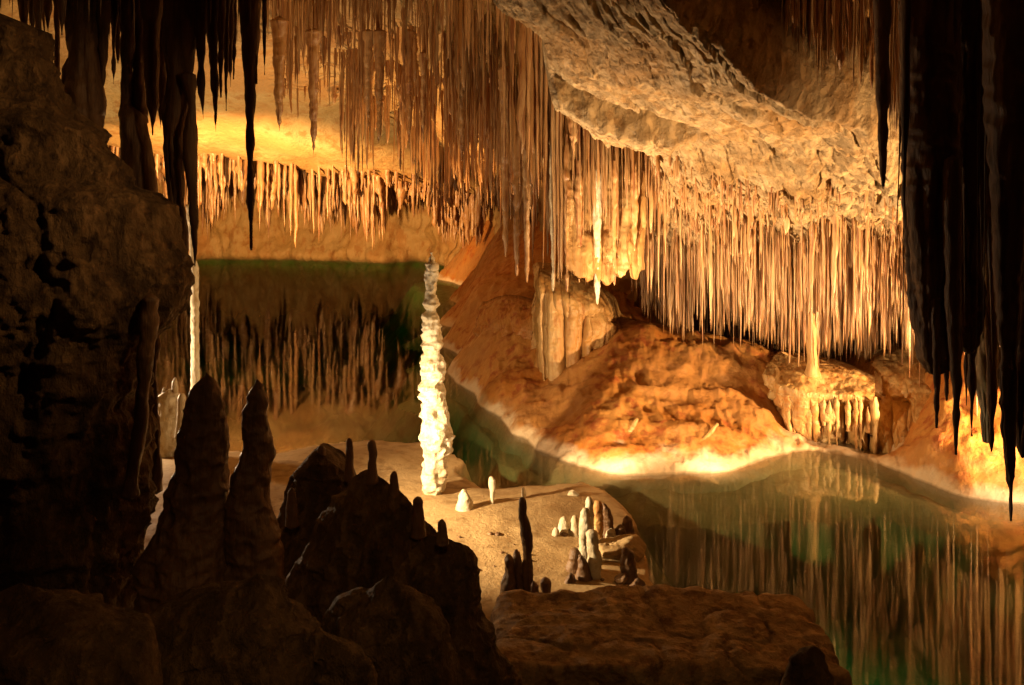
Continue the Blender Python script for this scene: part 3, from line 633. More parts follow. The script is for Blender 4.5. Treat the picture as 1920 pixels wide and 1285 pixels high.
t = boulder('rock', P(1150, 1035, 8.9), (0.26, 0.22, 0.16), M['sand'], seed=200, sub=5, amp=0.04, freq=5); tag(t, 'grey rock under the right half of the stalagmite cluster', 'rock')
for k, (x, y, w, h, lb) in enumerate([(1068, 1092, 28, 24, 'dark rounded stone at the left foot of the stalagmite cluster'), (1050, 1105, 14, 8, 'small brown stone in front of the rounded one'), (1168, 1085, 26, 18, 'dark stone at the foot of the lone stalagmite by the water'), (1195, 1098, 24, 18, 'flat dark stone right of the lone stalagmite by the water'),
                                   (1094, 1138, 22, 12, 'small black broken stone at the back edge of the ledge'), (1038, 1122, 16, 10, 'dark pebble beside the round headed stalagmite'), (1074, 927, 18, 12, 'small pale stone on the far tip of the spit'), (930, 1000, 18, 9, 'flat brown pebble on the open sand'),
                                   (1140, 1117, 26, 8, 'flat pale stone flake on the sand in front of the cluster'), (876, 1053, 22, 18, 'stubby rock knob jutting from the right side of the rock pile')]):
    z0 = 0.12 if k != 9 else 0.9
    Yk = F * (H - z0) / (y - YH) if k != 9 else 5.6
    t = boulder('stone', P(x, y, Yk), (w / 2 / F * Yk, w / 2.4 / F * Yk, h / 2 / F * Yk), M['brownstal'] if k in (0, 1, 2, 3, 4, 5, 7, 9) else M['calcite'], seed=210 + k, sub=4, amp=0.012, freq=9, rough=0.004)
    tag(t, lb, 'stone')

r_ = np.random.default_rng(5); done = 0
while done < 26:
    q = G(r_.uniform(840, 1230), r_.uniform(940, 1130), 0.2)
    if sdist(np.array([q[0]]), np.array([q[1]]), spit)[0] < 0.15: continue
    ii = np.argmin((Xg.ravel() - q[0]) ** 2 + (Yg.ravel() - q[1]) ** 2); q[2] = Zg.ravel()[ii]
    sz = 0.012 + 0.03 * r_.random() ** 2
    t = boulder('pebble', q, (sz * 1.3, sz, sz * 0.7), M['brownstal'], seed=700 + done, sub=2, amp=0.002, rough=0.001, rot=r_.uniform(0, 3)); done += 1
    tag(t, 'tiny brown pebble scattered on the open sand of the spit', 'pebble', 'pebbles on the sand spit')

# ------------------------------------------------------------------ foreground rocks
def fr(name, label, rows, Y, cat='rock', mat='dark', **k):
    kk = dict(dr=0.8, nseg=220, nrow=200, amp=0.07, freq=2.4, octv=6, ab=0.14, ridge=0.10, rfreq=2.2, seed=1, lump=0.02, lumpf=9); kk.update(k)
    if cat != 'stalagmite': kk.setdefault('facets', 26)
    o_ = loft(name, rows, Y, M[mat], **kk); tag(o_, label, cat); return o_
fr('stalagmite', 'massive dark stalagmite with a rounded point beside the left rock wall', [(700, 385, 390), (712, 374, 400), (728, 363, 408), (750, 356, 414), (785, 348, 421), (830, 339, 422), (880, 332, 421), (930, 312, 419), (1000, 288, 430), (1060, 264, 440), (1150, 250, 450)], 5.6, 'stalagmite', 'brownstal', amp=0.05, freq=4, ab=0.02, seed=301, lump=0.014, lumpf=10, ledge=0.014, lfreq=7, ridge=0.0)
fr('stalagmite', 'narrow dark pointed stalagmite right of the massive one', [(712, 480, 484), (724, 474, 490), (745, 467, 496), (770, 463, 499), (800, 459, 504), (830, 454, 506), (870, 447, 508), (930, 439, 510), (1000, 425, 520), (1060, 420, 528), (1150, 412, 535)], 5.6, 'stalagmite', 'brownstal', amp=0.04, freq=5, ab=0.02, seed=302, lump=0.014, lumpf=10, ledge=0.014, lfreq=7, ridge=0.0)
fr('rock', 'dark triangular rock at the centre of the foreground pile', [(862, 692, 708), (880, 680, 732), (920, 656, 764), (955, 634, 795), (1000, 600, 815), (1060, 562, 832), (1120, 524, 862), (1200, 480, 885), (1320, 450, 910)], 6.4, seed=303, dr=0.55, ab=0.12)
fr('rock', 'dark humped rock at the back left of the foreground pile', [(838, 588, 618), (852, 575, 650), (880, 560, 672), (910, 548, 684), (940, 532, 700), (1000, 515, 720), (1080, 505, 730)], 7.0, seed=304, dr=0.8)
fr('rock', 'black steep rock at the right end of the foreground pile', [(978, 810, 834), (1000, 792, 853), (1040, 772, 872), (1080, 757, 879), (1130, 745, 876), (1160, 720, 894), (1200, 700, 928), (1250, 690, 958), (1330, 670, 985)], 5.5, seed=305, dr=0.6, ab=0.1)
fr('rock', 'dark sloping rock below the middle of the foreground pile', [(1100, 700, 760), (1140, 650, 800), (1200, 600, 830), (1260, 590, 860), (1350, 580, 880)], 5.0, seed=306, dr=0.6)
fr('boulder', 'angular brown boulder at the bottom, left of the rock pile', [(1091, 452, 508), (1105, 410, 522), (1122, 350, 532), (1140, 300, 545), (1180, 258, 562), (1230, 262, 592), (1290, 290, 640), (1360, 300, 680)], 4.4, 'boulder', seed=307, dr=0.7, amp=0.06, ab=0.12, power=2.8)
fr('boulder', 'slanted brown stone wedged between the boulder and the rock pile', [(1190, 580, 612), (1215, 578, 645), (1245, 590, 668), (1300, 610, 690)], 4.3, 'boulder', seed=308, dr=0.6, amp=0.03, ab=0.04, nseg=80, nrow=70)
fr('boulder', 'small rounded boulder in the hollow of the rock pile', [(1104, 668, 690), (1118, 640, 702), (1140, 625, 706), (1165, 615, 700), (1190, 610, 690)], 5.1, 'boulder', seed=309, dr=0.7, amp=0.03, ab=0.03, nseg=80, nrow=70)
fr('boulder', 'great dark rounded boulder filling the bottom left corner', [(1150, -60, 120), (1175, -160, 215), (1200, -200, 262), (1240, -240, 310), (1300, -260, 345), (1400, -260, 380)], 3.7, 'boulder', seed=310, dr=0.5, amp=0.05, ab=0.05)
for k, (x, y0, y1, w, Y, lb) in enumerate([(655, 822, 880, 14, 6.7, 'short dark stalagmite finger standing on the back of the rock pile'), (698, 826, 885, 17, 6.4, 'bent dark stalagmite knob on the peak of the triangular rock'), (739, 885, 915, 15, 6.35, 'round dark knob on the right slope of the triangular rock'),
                                        (783, 933, 985, 22, 6.2, 'pointed dark knob low on the right slope of the triangular rock'), (602, 836, 856, 16, 6.9, 'tiny dark knob on top of the humped rock'), (547, 916, 965, 20, 6.6, 'stubby dark stalagmite at the left foot of the humped rock'), (829, 975, 1000, 18, 5.3, 'blunt dark knob on top of the black steep rock')]):
    gg_ = loft('stalagmite', [(y0, x - w * 0.2, x + w * 0.2), (y0 + 5, x - w * 0.45, x + w * 0.42), (y0 + (y1 - y0) * 0.5, x - w * 0.46, x + w * 0.5), (y1, x - w * 0.55, x + w * 0.6), (y1 + 20, x - w * 0.7, x + w * 0.75)], Y, M['brownstal'], dr=0.9, nseg=30, nrow=40, amp=0.012, freq=12, seed=320 + k)
    tag(gg_, lb, 'stalagmite', 'small stalagmites on the rock pile')

# near ledge
V, f_ = boulder_geo((0, 0, 0), (1.25, 0.58, 0.95), seed=340, power=30.0, sub=7, amp=0.0, rough=0.0)
nn = V / np.array([1.25, 0.58, 0.95]); side = np.clip(1 - np.abs(nn[:, 2]) ** 6, 0, 1)
Wv = V * np.array([1, 1, 0.5]); dd = 0.40 * fbm(Wv * 1.3, 4, 341) + 0.10 * ridged(Wv * np.array([3.2, 3.2, 0.8]), 3, 343)
V[:, :2] += (nn[:, :2] * (dd * side)[:, None])
V[:, 2] += (0.05 * fbm(V * 1.6, 4, 345) + 0.03 * ridged(V * np.array([1.2, 3.5, 1]), 3, 346) - 0.10 * np.maximum(V[:, 0], 0) * 0.6) * smooth(0.2, 0.8, V[:, 2])
V += (0.012 * fbm(V * 14, 3, 347))[:, None] * nn
V = V + np.array([1.13, 6.5, -0.36])
M['ledge'] = rock_mat('orange_ledge_rock', (0.52, 0.34, 0.16), (0.62, 0.44, 0.23), (0.34, 0.19, 0.08), 2.2, 1, 1.0, 9, 0.08, 0.7, 8, (0.5, 0.9), 0.0, 0.3)
V += (0.02 * ridged(V * 6, 4, 350) - 0.03 * np.exp(-(np.abs(vnoise(V * 2.3, 351)) / 0.05) ** 2))[:, None] * nn
o = link_mesh('rock_ledge', V, None, f_, M['ledge'], None, np.array([1.13, 6.5, V[:, 2].min()]))
tag(o, 'flat topped orange rock ledge jutting over the water at the bottom', 'rock ledge')
fr('rock', 'small black rock against the right front of the ledge', [(1212, 1515, 1540), (1235, 1490, 1560), (1290, 1470, 1585), (1380, 1450, 1600)], 5.5, seed=341, dr=0.7, nseg=80, nrow=60, amp=0.04)

# ------------------------------------------------------------------ left rock wall
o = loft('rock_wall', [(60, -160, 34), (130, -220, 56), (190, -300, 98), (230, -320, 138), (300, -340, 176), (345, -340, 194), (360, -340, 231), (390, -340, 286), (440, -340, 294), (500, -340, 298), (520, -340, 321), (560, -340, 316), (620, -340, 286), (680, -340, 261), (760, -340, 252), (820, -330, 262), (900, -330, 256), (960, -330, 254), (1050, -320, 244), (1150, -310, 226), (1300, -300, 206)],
         6.0, M['dark'], dr=0.55, nseg=420, nrow=360, amp=0.18, freq=2.0, octv=7, ab=0.04, ridge=0.13, rfreq=2.2, flute=0.05, nfl=3.6, fz=0.2, streak=0.6, seed=401, lump=0.022, lumpf=9, power=2.4)
tag(o, 'massive dark knobbly rock wall filling the left side', 'rock wall')
for k, (rows, Y, lb) in enumerate([
    ([(480, 318, 332), (540, 300, 322), (600, 288, 306), (660, 284, 297), (720, 280, 296), (780, 283, 297), (850, 285, 300), (920, 280, 306)], 6.6, 'thin dark column standing against the right edge of the rock wall'),
    ([(560, 262, 300), (640, 262, 290), (720, 255, 280), (800, 250, 276), (880, 238, 262), (930, 230, 262)], 5.7, 'flat brown drapery leg hanging down the front of the rock wall')]):
    o = loft('column', rows, Y, M['brownstal'], dr=0.9, nseg=40, nrow=90, amp=0.03, freq=6, seed=410 + k); tag(o, lb, 'column')

# left cluster beyond the wall
o = loft('rock', [(742, 296, 342), (760, 292, 345), (800, 296, 348), (850, 290, 350), (920, 280, 360)], 12.0, M['calcite'], dr=0.8, nseg=70, nrow=60, amp=0.08, freq=4, seed=420); tag(o, 'pale rock lump behind the massive dark stalagmite', 'rock')
for k, (x, y0, y1, w) in enumerate([(328, 708, 760, 12), (308, 728, 760, 10), (341, 738, 800, 14)]):
    o = loft('stalagmite', [(y0, x - w * 0.2, x + w * 0.2), (y0 + 6, x - w * 0.45, x + w * 0.4), (y1, x - w * 0.7, x + w * 0.7), (y1 + 20, x - w, x + w)], 12.0 if k < 2 else 11.6, M['calcite'], dr=0.9, nseg=24, nrow=30, amp=0.02, freq=8, seed=425 + k)
    tag(o, ['pale lit stalagmite finger on the rock lump, tallest of three', 'short pale stub left of the lit finger on the rock lump', 'rounded pale stub between the rock lump and the massive dark stalagmite'][k], 'stalagmite')
o = loft('column', [(385, 350, 357), (430, 354, 361), (480, 357, 366), (508, 358, 372), (560, 358, 371), (620, 359, 373), (680, 359, 374), (730, 358, 373), (790, 354, 376), (830, 350, 380)], 13.5, M['calcite'], dr=1.0, nseg=40, nrow=140, amp=0.02, freq=6, seed=430, lump=0.01)
tag(o, 'slim bright cream column rising behind the massive dark stalagmite', 'column')

# ------------------------------------------------------------------ left columns
o = loft('column', [(-80, 100, 220), (0, 118, 198), (60, 124, 186), (100, 124, 184), (130, 122, 187), (170, 119, 191), (220, 128, 188), (260, 146, 190), (300, 150, 195), (360, 140, 205)], 6.6, M['brownstal'], dr=0.8, nseg=70, nrow=110, amp=0.05, freq=4, ab=0.02, seed=440, flute=0.015)
tag(o, 'thick dark column from ceiling down onto the rock wall, leftmost', 'column')
o = loft('column', [(-80, 222, 258), (0, 225, 252), (100, 228, 248), (200, 227, 248), (214, 226, 272), (260, 227, 282), (330, 228, 292), (372, 226, 296), (420, 220, 305)], 6.7, M['brownstal'], dr=0.9, nseg=60, nrow=110, amp=0.035, freq=5, seed=441)
tag(o, 'dark column with a wide foot standing on the rock wall', 'column')
o = loft('column', [(-80, 246, 280), (0, 250, 272), (100, 252, 271), (150, 250, 270), (200, 250, 272), (230, 246, 275)], 6.75, M['brownstal'], dr=0.9, nseg=40, nrow=80, amp=0.03, freq=6, seed=442)
tag(o, 'thin dark column fused to the right side of the wide footed one', 'column')
o = loft('column', [(-80, 300, 380), (0, 312, 366), (100, 312, 362), (170, 313, 358), (240, 308, 347), (320, 312, 347), (400, 314, 352), (460, 314, 350), (520, 316, 340), (545, 322, 334)], 6.5, M['brownstal'], dr=0.9, nseg=70, nrow=140, amp=0.035, freq=4, seed=443, flute=0.012)
tag(o, 'long black column dropping from the ceiling to the edge of the rock wall', 'column')

# ------------------------------------------------------------------ hand placed stalactites
n_single = 0
def hang(rows, Y, label, mat='brownstal', group=None, seed=0, **k):
    global n_single
    kk = dict(dr=0.9, nseg=26, nrow=90, amp=0.016, freq=7, seed=seed, smoothrow=True); kk.update(k)
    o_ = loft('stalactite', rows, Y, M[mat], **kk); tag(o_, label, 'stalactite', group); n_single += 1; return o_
GL = 'dark stalactites hanging at the upper left'
hang([(-80, 445, 495), (0, 448, 488), (60, 451, 485), (120, 455, 482), (165, 459, 479), (220, 461, 477), (300, 463, 475), (380, 464, 476), (440, 467, 475), (470, 470, 472)], 6.6, 'long black spear stalactite, longest of the upper left', seed=501, group=GL)
hang([(140, 340, 366), (200, 352, 368), (240, 345, 370), (300, 345, 370), (360, 352, 371), (420, 357, 372), (470, 360, 370), (500, 364, 367)], 6.4, 'black stalactite touching the right side of the long black column', seed=502, group=GL)
hang([(-80, 262, 308), (60, 268, 300), (140, 272, 298), (200, 277, 296), (220, 280, 293), (235, 284, 288), (254, 285, 287)], 6.6, 'blunt dark stalactite with a thin drip tip, right of the fused columns', seed=503, group=GL)
hang([(-80, 290, 318), (80, 296, 314), (160, 297, 312), (210, 297, 307), (240, 300, 302)], 6.7, 'dark stalactite between the blunt one and the long black column', seed=504, group=GL)
hang([(-80, 378, 412), (60, 388, 408), (140, 395, 409), (195, 398, 409), (225, 401, 408), (247, 404, 405)], 6.6, 'dark carrot shaped stalactite left of the long spear', seed=505, group=GL)
hang([(-80, 355, 392), (60, 366, 386), (130, 370, 384), (175, 371, 384), (198, 376, 383), (223, 381, 382)], 6.5, 'dark stalactite with a lumpy swelling near its tip', seed=506, group=GL)
for k, (x, tip, w, lb) in enumerate([(72, 131, 9, 'thin dark stalactite in front of the golden ceiling, above the rock wall top'), (61, 112, 7, 'shorter thin dark stalactite just left of the one over the rock wall top'), (107, 172, 9, 'long thin dark stalactite left of the thick leftmost column'), (90, 64, 9, 'short dark stalactite, first left of the long thin one by the leftmost column'), (116, 66, 8, 'short dark stalactite tucked against the thick leftmost column'),
                                   (193, 163, 16, 'sharp dark stalactite just right of the thick leftmost column'), (213, 158, 8, 'slim dark stalactite left of the wide footed column'), (221, 119, 8, 'short dark stalactite touching the wide footed column'), (414, 183, 10, 'slim dark stalactite right of the carrot shaped one'), (424, 208, 9, 'longer slim dark stalactite between carrot and spear'), (432, 163, 9, 'short dark stalactite left of the spear, longer of a pair'), (438, 149, 8, 'short dark stalactite left of the spear, shorter of a pair'),
                                   (496, 141, 5, 'needle thin dark stalactite right of the spear'), (481, 157, 4, 'hair thin dark stalactite against the right of the spear'), (45, 95, 10, 'stout dark stalactite nearest the left frame edge over the wall')]):
    hang([(-80, x - w, x + w), (tip * 0.25, x - w * 0.75, x + w * 0.75), (tip * 0.6, x - w * 0.5, x + w * 0.5), (tip * 0.85, x - w * 0.3, x + w * 0.3), (tip - 3, x - w * 0.12, x + w * 0.12), (tip, x - 0.6, x + 0.6)], 6.5 + 0.1 * (k % 4), lb, seed=510 + k, group=GL, nrow=60, nseg=18)

GR = 'dark stalactites hanging at the right'
big = dict(nseg=110, nrow=220, amp=0.065, freq=4.5, streak=0.1, flute=0.035, nfl=9, fz=0.06, octv=6, lump=0.012, lumpf=9)
hang([(-80, 1690, 1800), (60, 1697, 1790), (200, 1700, 1788), (330, 1701, 1786), (440, 1704, 1782), (560, 1714, 1782), (640, 1722, 1782), (672, 1728, 1778), (690, 1738, 1768), (700, 1746, 1758)], 5.2, 'broad black hanging mass with a blunt ragged foot, leftmost of the right side', seed=541, group=GR, **big)
hang([(-80, 1770, 1850), (100, 1775, 1846), (300, 1782, 1846), (480, 1790, 1845), (560, 1795, 1843), (610, 1800, 1835), (640, 1806, 1828), (660, 1812, 1820)], 5.4, 'broad black hanging mass between the two long spikes', seed=542, group=GR, **big)
hang([(300, 1770, 1800), (480, 1772, 1802), (620, 1775, 1800), (680, 1780, 1802), (720, 1783, 1803), (770, 1788, 1799), (820, 1790, 1795), (852, 1791, 1793)], 5.0, 'black spike stalactite with swollen waist below the hanging mass', seed=543, group=GR, nrow=120, nseg=36)
hang([(-80, 1846, 1935), (200, 1852, 1930), (400, 1864, 1920), (560, 1870, 1916), (700, 1872, 1911), (800, 1876, 1908), (860, 1882, 1905), (910, 1889, 1902), (950, 1893, 1899), (976, 1895, 1897)], 4.8, 'longest black stalactite at the right frame edge, tip over the bright shore', seed=544, group=GR, **big)
hang([(-80, 1636, 1672), (60, 1640, 1668), (180, 1644, 1666), (280, 1647, 1664), (330, 1651, 1660), (350, 1654, 1657)], 6.2, 'straight dark stalactite hanging past the right end of the pale slab', seed=545, group=GR, nrow=120, nseg=36)
hang([(-80, 1905, 1990), (200, 1912, 1985), (500, 1915, 1975), (650, 1912, 1960), (760, 1908, 1940), (840, 1912, 1925), (860, 1916, 1918)], 5.6, 'black stalactite cut off by the right frame edge', seed=546, group=GR, **big)
for k, (x, tip, w, lb) in enumerate([(1822, 818, 9, 'slim dark stalactite left of the pale yellow drape'), (1859, 847, 11, 'dark tapering stalactite right of the pale yellow drape'), (1775, 752, 8, 'short dark spike left of the swollen waist spike'), (1736, 700, 8, 'short dark tip on the left of the broad hanging mass'), (1812, 760, 6, 'thin dark stalactite right of the swollen waist spike')]):
    hang([(300, x - w * 1.3, x + w * 1.3), (tip - 200, x - w, x + w), (tip - 90, x - w * 0.75, x + w * 0.75), (tip - 25, x - w * 0.35, x + w * 0.35), (tip, x - 0.6, x + 0.6)], 5.9 + 0.1 * k, lb, seed=550 + k, group=GR, nrow=80, nseg=24)
o = hang([(480, 1838, 1872), (560, 1832, 1872), (620, 1830, 1872), (700, 1830, 1868), (760, 1836, 1862), (800, 1842, 1858), (830, 1846, 1853)], 7.2, 'pale yellow fluted drape hanging between black stalactites at the right', 'calcite', seed=560, flute=0.03, nfl=12, nseg=70, nrow=90)
o = hang([(-80, 1772, 1800), (200, 1776, 1798), (330, 1778, 1795), (430, 1778, 1794), (500, 1782, 1792), (570, 1786, 1790)], 7.0, 'golden lit strip of dripstone glowing behind the hanging masses at the right', 'stal', seed=561, nseg=40)

# pale draped curtain in the middle
o = drape('flowstone_curtain', [(1050, 150, 14.2), (1090, 150, 14.6), (1130, 150, 14.7), (1170, 160, 14.4), (1212, 180, 13.8)], [(1058, 250, 13.2), (1090, 270, 13.3), (1130, 280, 13.5), (1170, 290, 13.3), (1206, 290, 13.0)], [(1062, 505, 13.0), (1090, 520, 12.9), (1130, 528, 12.9), (1170, 520, 12.85), (1204, 500, 12.8)], M['drape'], nu=340, nv=170, fl=0.11, f1=3.6, f2=9, rough=0.06, seed=571, jag=0.12, thick=0.3, ramp=(0.1, 0.5))
tag(o, 'pale yellow flowstone curtain hanging under the left end of the ceiling slab', 'flowstone')
GM = 'large stalactites at the middle of the cave'
for k, (x, top, tip, w, Y, lb) in enumerate([(948, 130, 482, 9, 14.2, 'slender straight stalactite left of a pale pair, tip over the far mound'), (969, 230, 518, 8, 14.0, 'pale stalactite with a drip tip, left of the fluted flowstone block'), (988, 250, 530, 7, 14.6, 'brown stalactite just above the top of the fluted flowstone block'), (1037, 250, 546, 7, 13.6, 'bright white stalactite in front of the fluted flowstone block'),
                                         (1063, 250, 548, 6, 13.1, 'second bright stalactite, close left of the pale curtain foot'), (1086, 300, 530, 8, 13.0, 'stalactite under the left foot of the pale curtain'), (1120, 300, 570, 8, 12.95, 'knobbly white stalactite, lowest under the pale curtain'), (1152, 300, 535, 5, 12.95, 'stout pale stalactite under the right foot of the curtain'),
                                         (767, 60, 268, 7, 16, 'dark spear stalactite in front of the pinkish ceiling patch'), (711, 60, 268, 9, 15, 'dark lumpy stalactite left of the pinkish ceiling patch'), (690, 60, 240, 7, 15, 'dark stalactite left of the lumpy one, short tip'), (866, 130, 302, 8, 16, 'dark straight stalactite over the pale lit ledge'), (794, 100, 268, 5, 16, 'thin dark stalactite right of the spear over the pinkish patch'),
                                         (588, 60, 290, 10, 14, 'dark tapering stalactite above the brightest ceiling glow'), (524, 40, 246, 12, 13, 'brown stalactite at the left edge of the straw field'), (1190, 200, 470, 10, 12.9, 'pale stalactite on the right edge of the curtain'), (1130, 175, 370, 14, 13.0, 'short tapering stalactite in front of the curtain hollow'), (1075, 150, 290, 12, 12.8, 'short pale cone hanging from the slab above the curtain')]):
    hang([(top, x - w * (0.3 if 3 <= k <= 7 else 1.5), x + w * (0.3 if 3 <= k <= 7 else 1.5)), (top + (tip - top) * 0.15, x - w * 1.05, x + w * 1.05), (top + (tip - top) * 0.55, x - w * 0.75, x + w * 0.75), (tip - 28, x - w * 0.4, x + w * 0.4), (tip, x - 0.8, x + 0.8)], Y, lb, 'stal' if k not in (3, 6) else 'calcite', seed=580 + k, group=GM, nrow=90, nseg=20, amp=0.03, lump=0.01, lumpf=8)

# ------------------------------------------------------------------ fields of smaller stalactites
field = []     # (screen size, geo, zone)
def env(pts):
    p = np.asarray(pts, float); return lambda x: np.interp(x, p[:, 0], p[:, 1])
def grow(zone, n, x0, x1, ylo, yhi, top, tip, short, rpx, kinds, seed, clump=0.0, bias=1.0, lmax=9999):
    r_ = np.random.default_rng(seed)
    px = r_.uniform(x0, x1, n)
    if clump:
        c_ = r_.uniform(x0, x1, max(3, n // 9)); px = np.where(r_.random(n) < clump, c_[r_.integers(0, len(c_), n)] + r_.normal(size=n) * 9, px)
    lo = ylo(px) if callable(ylo) else np.full(n, ylo); hi = yhi(px) if callable(yhi) else np.full(n, yhi)
    Yd = lo + (hi - lo) * r_.random(n) ** bias
    X = (px - 960) / F * Yd; zt = top(X, Yd)
    ph = r_.uniform(0, 99); nz_ = vnoise(np.stack([px / 26.0, np.full(n, ph), Yd * 0.6], -1), seed) * (55 if zone == 'right' else 38) + vnoise(np.stack([px / 9.0, np.full(n, ph), Yd * 1.6], -1), seed + 1) * 22
    tipy = tip(px) + nz_ - 12
    ytop = YH + (H - zt) / Yd * F
    q_ = np.stack([X, Yd, np.full(n, 3.0 + seed)], -1); coh = np.clip(0.72 + 0.75 * vnoise(q_ * np.array([1.1, 0.6, 1]), seed + 2) + 0.35 * vnoise(q_ * np.array([3.2, 1.5, 1]), seed + 3), 0.22, 1.25); gap = vnoise(q_ * np.array([1.6, 0.9, 1]), seed + 4)
    for i in range(n):
        if gap[i] < -0.28 and zone in ('mid', 'lit'): continue
        L_ = min(tipy[i] - ytop[i], lmax)
        if L_ < 12: continue
        fr_ = r_.beta(*short) * (coh[i] if zone in ('mid', 'right', 'lit', 'far') else 1)
        fr_ = min(fr_, 1.0)
        yt = ytop[i] + L_ * fr_
        if yt - ytop[i] < 8: continue
        zb = H - (yt - YH) / F * Yd[i]
        rp = r_.uniform(*rpx) * (1.0 + 0.9 * (r_.random() < 0.08)); rp *= float(np.exp(r_.normal() * 0.28)); r = rp / F * Yd[i]
        g = spike_geo(X[i], Yd[i], zt[i] + 0.12, zb, r, kinds[r_.integers(len(kinds))], int(r_.integers(1 << 30)), 7, 9 if L_ * fr_ < 80 else 13)
        field.append(((min(yt, 1285) - max(ytop[i], 0)) * rp, g, zone))

cz = lambda x, y: ceil_z(x, y)
# near straw field above the centre left
grow('mid', 330, 500, 1010, 12.0, 15, cz, env([(500, 220), (560, 290), (600, 230), (640, 285), (700, 240), (760, 190), (830, 230), (900, 300), (960, 360), (1010, 400)]), (2.0, 1.8), (1.2, 3.6), (0, 1, 0, 2), 601, 0.6, lmax=230)
grow('mid', 620, 505, 1010, 14, 19, cz, env([(510, 250), (560, 290), (600, 270), (680, 290), (740, 220), (800, 230), (860, 330), (920, 400), (1010, 440)]), (2.0, 1.7), (1.1, 3.0), (0, 1, 1, 2), 602, 0.6, lmax=200)
grow('mid', 520, 520, 1000, 18, 24, cz, env([(520, 260), (640, 320), (700, 300), (800, 320), (860, 370), (1000, 470)]), (2.2, 1.7), (1.0, 2.6), (0, 1, 1, 2), 624, 0.5, lmax=170)
# lit straw band hanging lower behind
grow('lit', 620, 650, 960, 20, 26, cz, env([(650, 330), (700, 360), (760, 380), (800, 438), (830, 390), (880, 420), (960, 470)]), (3, 1.3), (1.3, 3.2), (1, 1, 2, 0), 603, 0.5, lmax=230)
grow('lit', 330, 840, 1010, 15, 22, cz, env([(840, 330), (900, 400), (950, 470), (1010, 505)]), (3, 1.4), (1.6, 4.0), (1, 0, 2), 604, 0.4, lmax=260)
grow('lit', 200, 940, 1075, 13.2, 16.5, cz, env([(940, 430), (1000, 500), (1040, 520), (1075, 530)]), (5, 1.4), (2.2, 4.6), (1, 0, 2), 605, 0.4)
# under the pale curtain
grow('lit', 90, 1055, 1215, 12.7, 13.0, cz, env([(1060, 520), (1120, 555), (1215, 545)]), (9, 1.2), (1.1, 2.6), (1, 1, 0), 626, 0.3)
grow('lit', 120, 1055, 1220, 13.1, 15.0, cz, env([(1060, 500), (1120, 540), (1215, 560)]), (9, 1.4), (2.4, 5), (0, 1, 2), 606, 0.3)
# far wall
grow('far', 950, 160, 860, env([(160, 29.5), (400, 30), (860, 30)]), env([(160, 39.3), (400, 40.2), (800, 38.6), (860, 36)]), cz, env([(160, 435), (300, 445), (400, 435), (560, 440), (620, 462), (700, 445), (800, 450), (860, 475)]), (3.6, 1.6), (2.0, 5.6), (0, 1, 2, 2), 607, 0.35)
grow('far', 130, 850, 990, env([(850, 34), (930, 27.5), (990, 23.5)]), env([(850, 36), (930, 29), (990, 25)]), cz, env([(850, 470), (990, 505)]), (5, 2.0), (2.2, 5.2), (0, 1, 2, 2), 623, 0.3)
# right straw curtain
rt = lambda x, y: slab_z(x, y)
etip = env([(1205, 585), (1240, 635), (1300, 692), (1360, 725), (1440, 745), (1500, 725), (1560, 735), (1640, 775), (1720, 800), (1800, 830), (1930, 840)])
grow('right', 3600, 1200, 1800, env([(1205, 12.6), (1500, 12.2), (1720, 11.6), (1800, 12.0)]), env([(1205, 18.2), (1450, 17.4), (1800, 15.2)]), rt, etip, (1.7, 1.3), (0.9, 2.1), (1, 1, 1, 2, 0), 608, 0.4, lmax=165)
grow('right', 260, 1205, 1760, env([(1205, 12.6), (1500, 12.0), (1720, 11.3)]), env([(1205, 17), (1720, 14)]), rt, etip, (2.4, 1.2), (1.4, 3.4), (0, 2, 1), 609, 0.3, lmax=230)
grow('right', 150, 1700, 1960, 10.5, 13.5, cz, env([(1700, 800), (1800, 820), (1960, 850)]), (7, 2.0), (1.6, 3.6), (1, 0, 2), 610, 0.4)
grow('right', 520, 1225, 1715, env([(1230, 12.0), (1500, 11.3), (1715, 10.8)]), env([(1230, 13.2), (1715, 12.4)]), rt, lambda x: etip(x) * 0 + 470, (2.0, 4.0), (1.4, 3.2), (0, 2), 612, 0.3)
hang([(560, 1746, 1764), (660, 1748, 1764), (720, 1750, 1763), (770, 1753, 1760), (803, 1755, 1757)], 5.1, 'thin black spike under the blunt ragged foot of the broad mass', seed=548, group=GR, nrow=80, nseg=24)
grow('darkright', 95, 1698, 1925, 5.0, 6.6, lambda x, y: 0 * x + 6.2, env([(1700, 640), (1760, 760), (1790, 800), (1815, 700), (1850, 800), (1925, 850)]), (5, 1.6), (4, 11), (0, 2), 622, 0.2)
# dim group at the top right
grow('topright', 150, 1470, 1700, 7.6, 9.3, cz, env([(1470, 90), (1530, 150), (1600, 190), (1650, 250), (1700, 330)]), (6, 2.2), (1.6, 4.2), (0, 1, 2), 611, 0.4)
grow('topright', 60, 1655, 1712, 7.0, 8.0, cz, env([(1655, 250), (1712, 340)]), (6, 1.6), (1.6, 4.0), (0, 1, 2), 613, 0.4)
# dark thicket at the upper left
grow('dark', 190, -60, 505, 5.6, 8.2, cz, env([(-60, 120), (60, 90), (200, 110), (330, 150), (440, 120), (505, 60)]), (4, 2.4), (2.6, 6.0), (0, 2, 0), 614, 0.3)

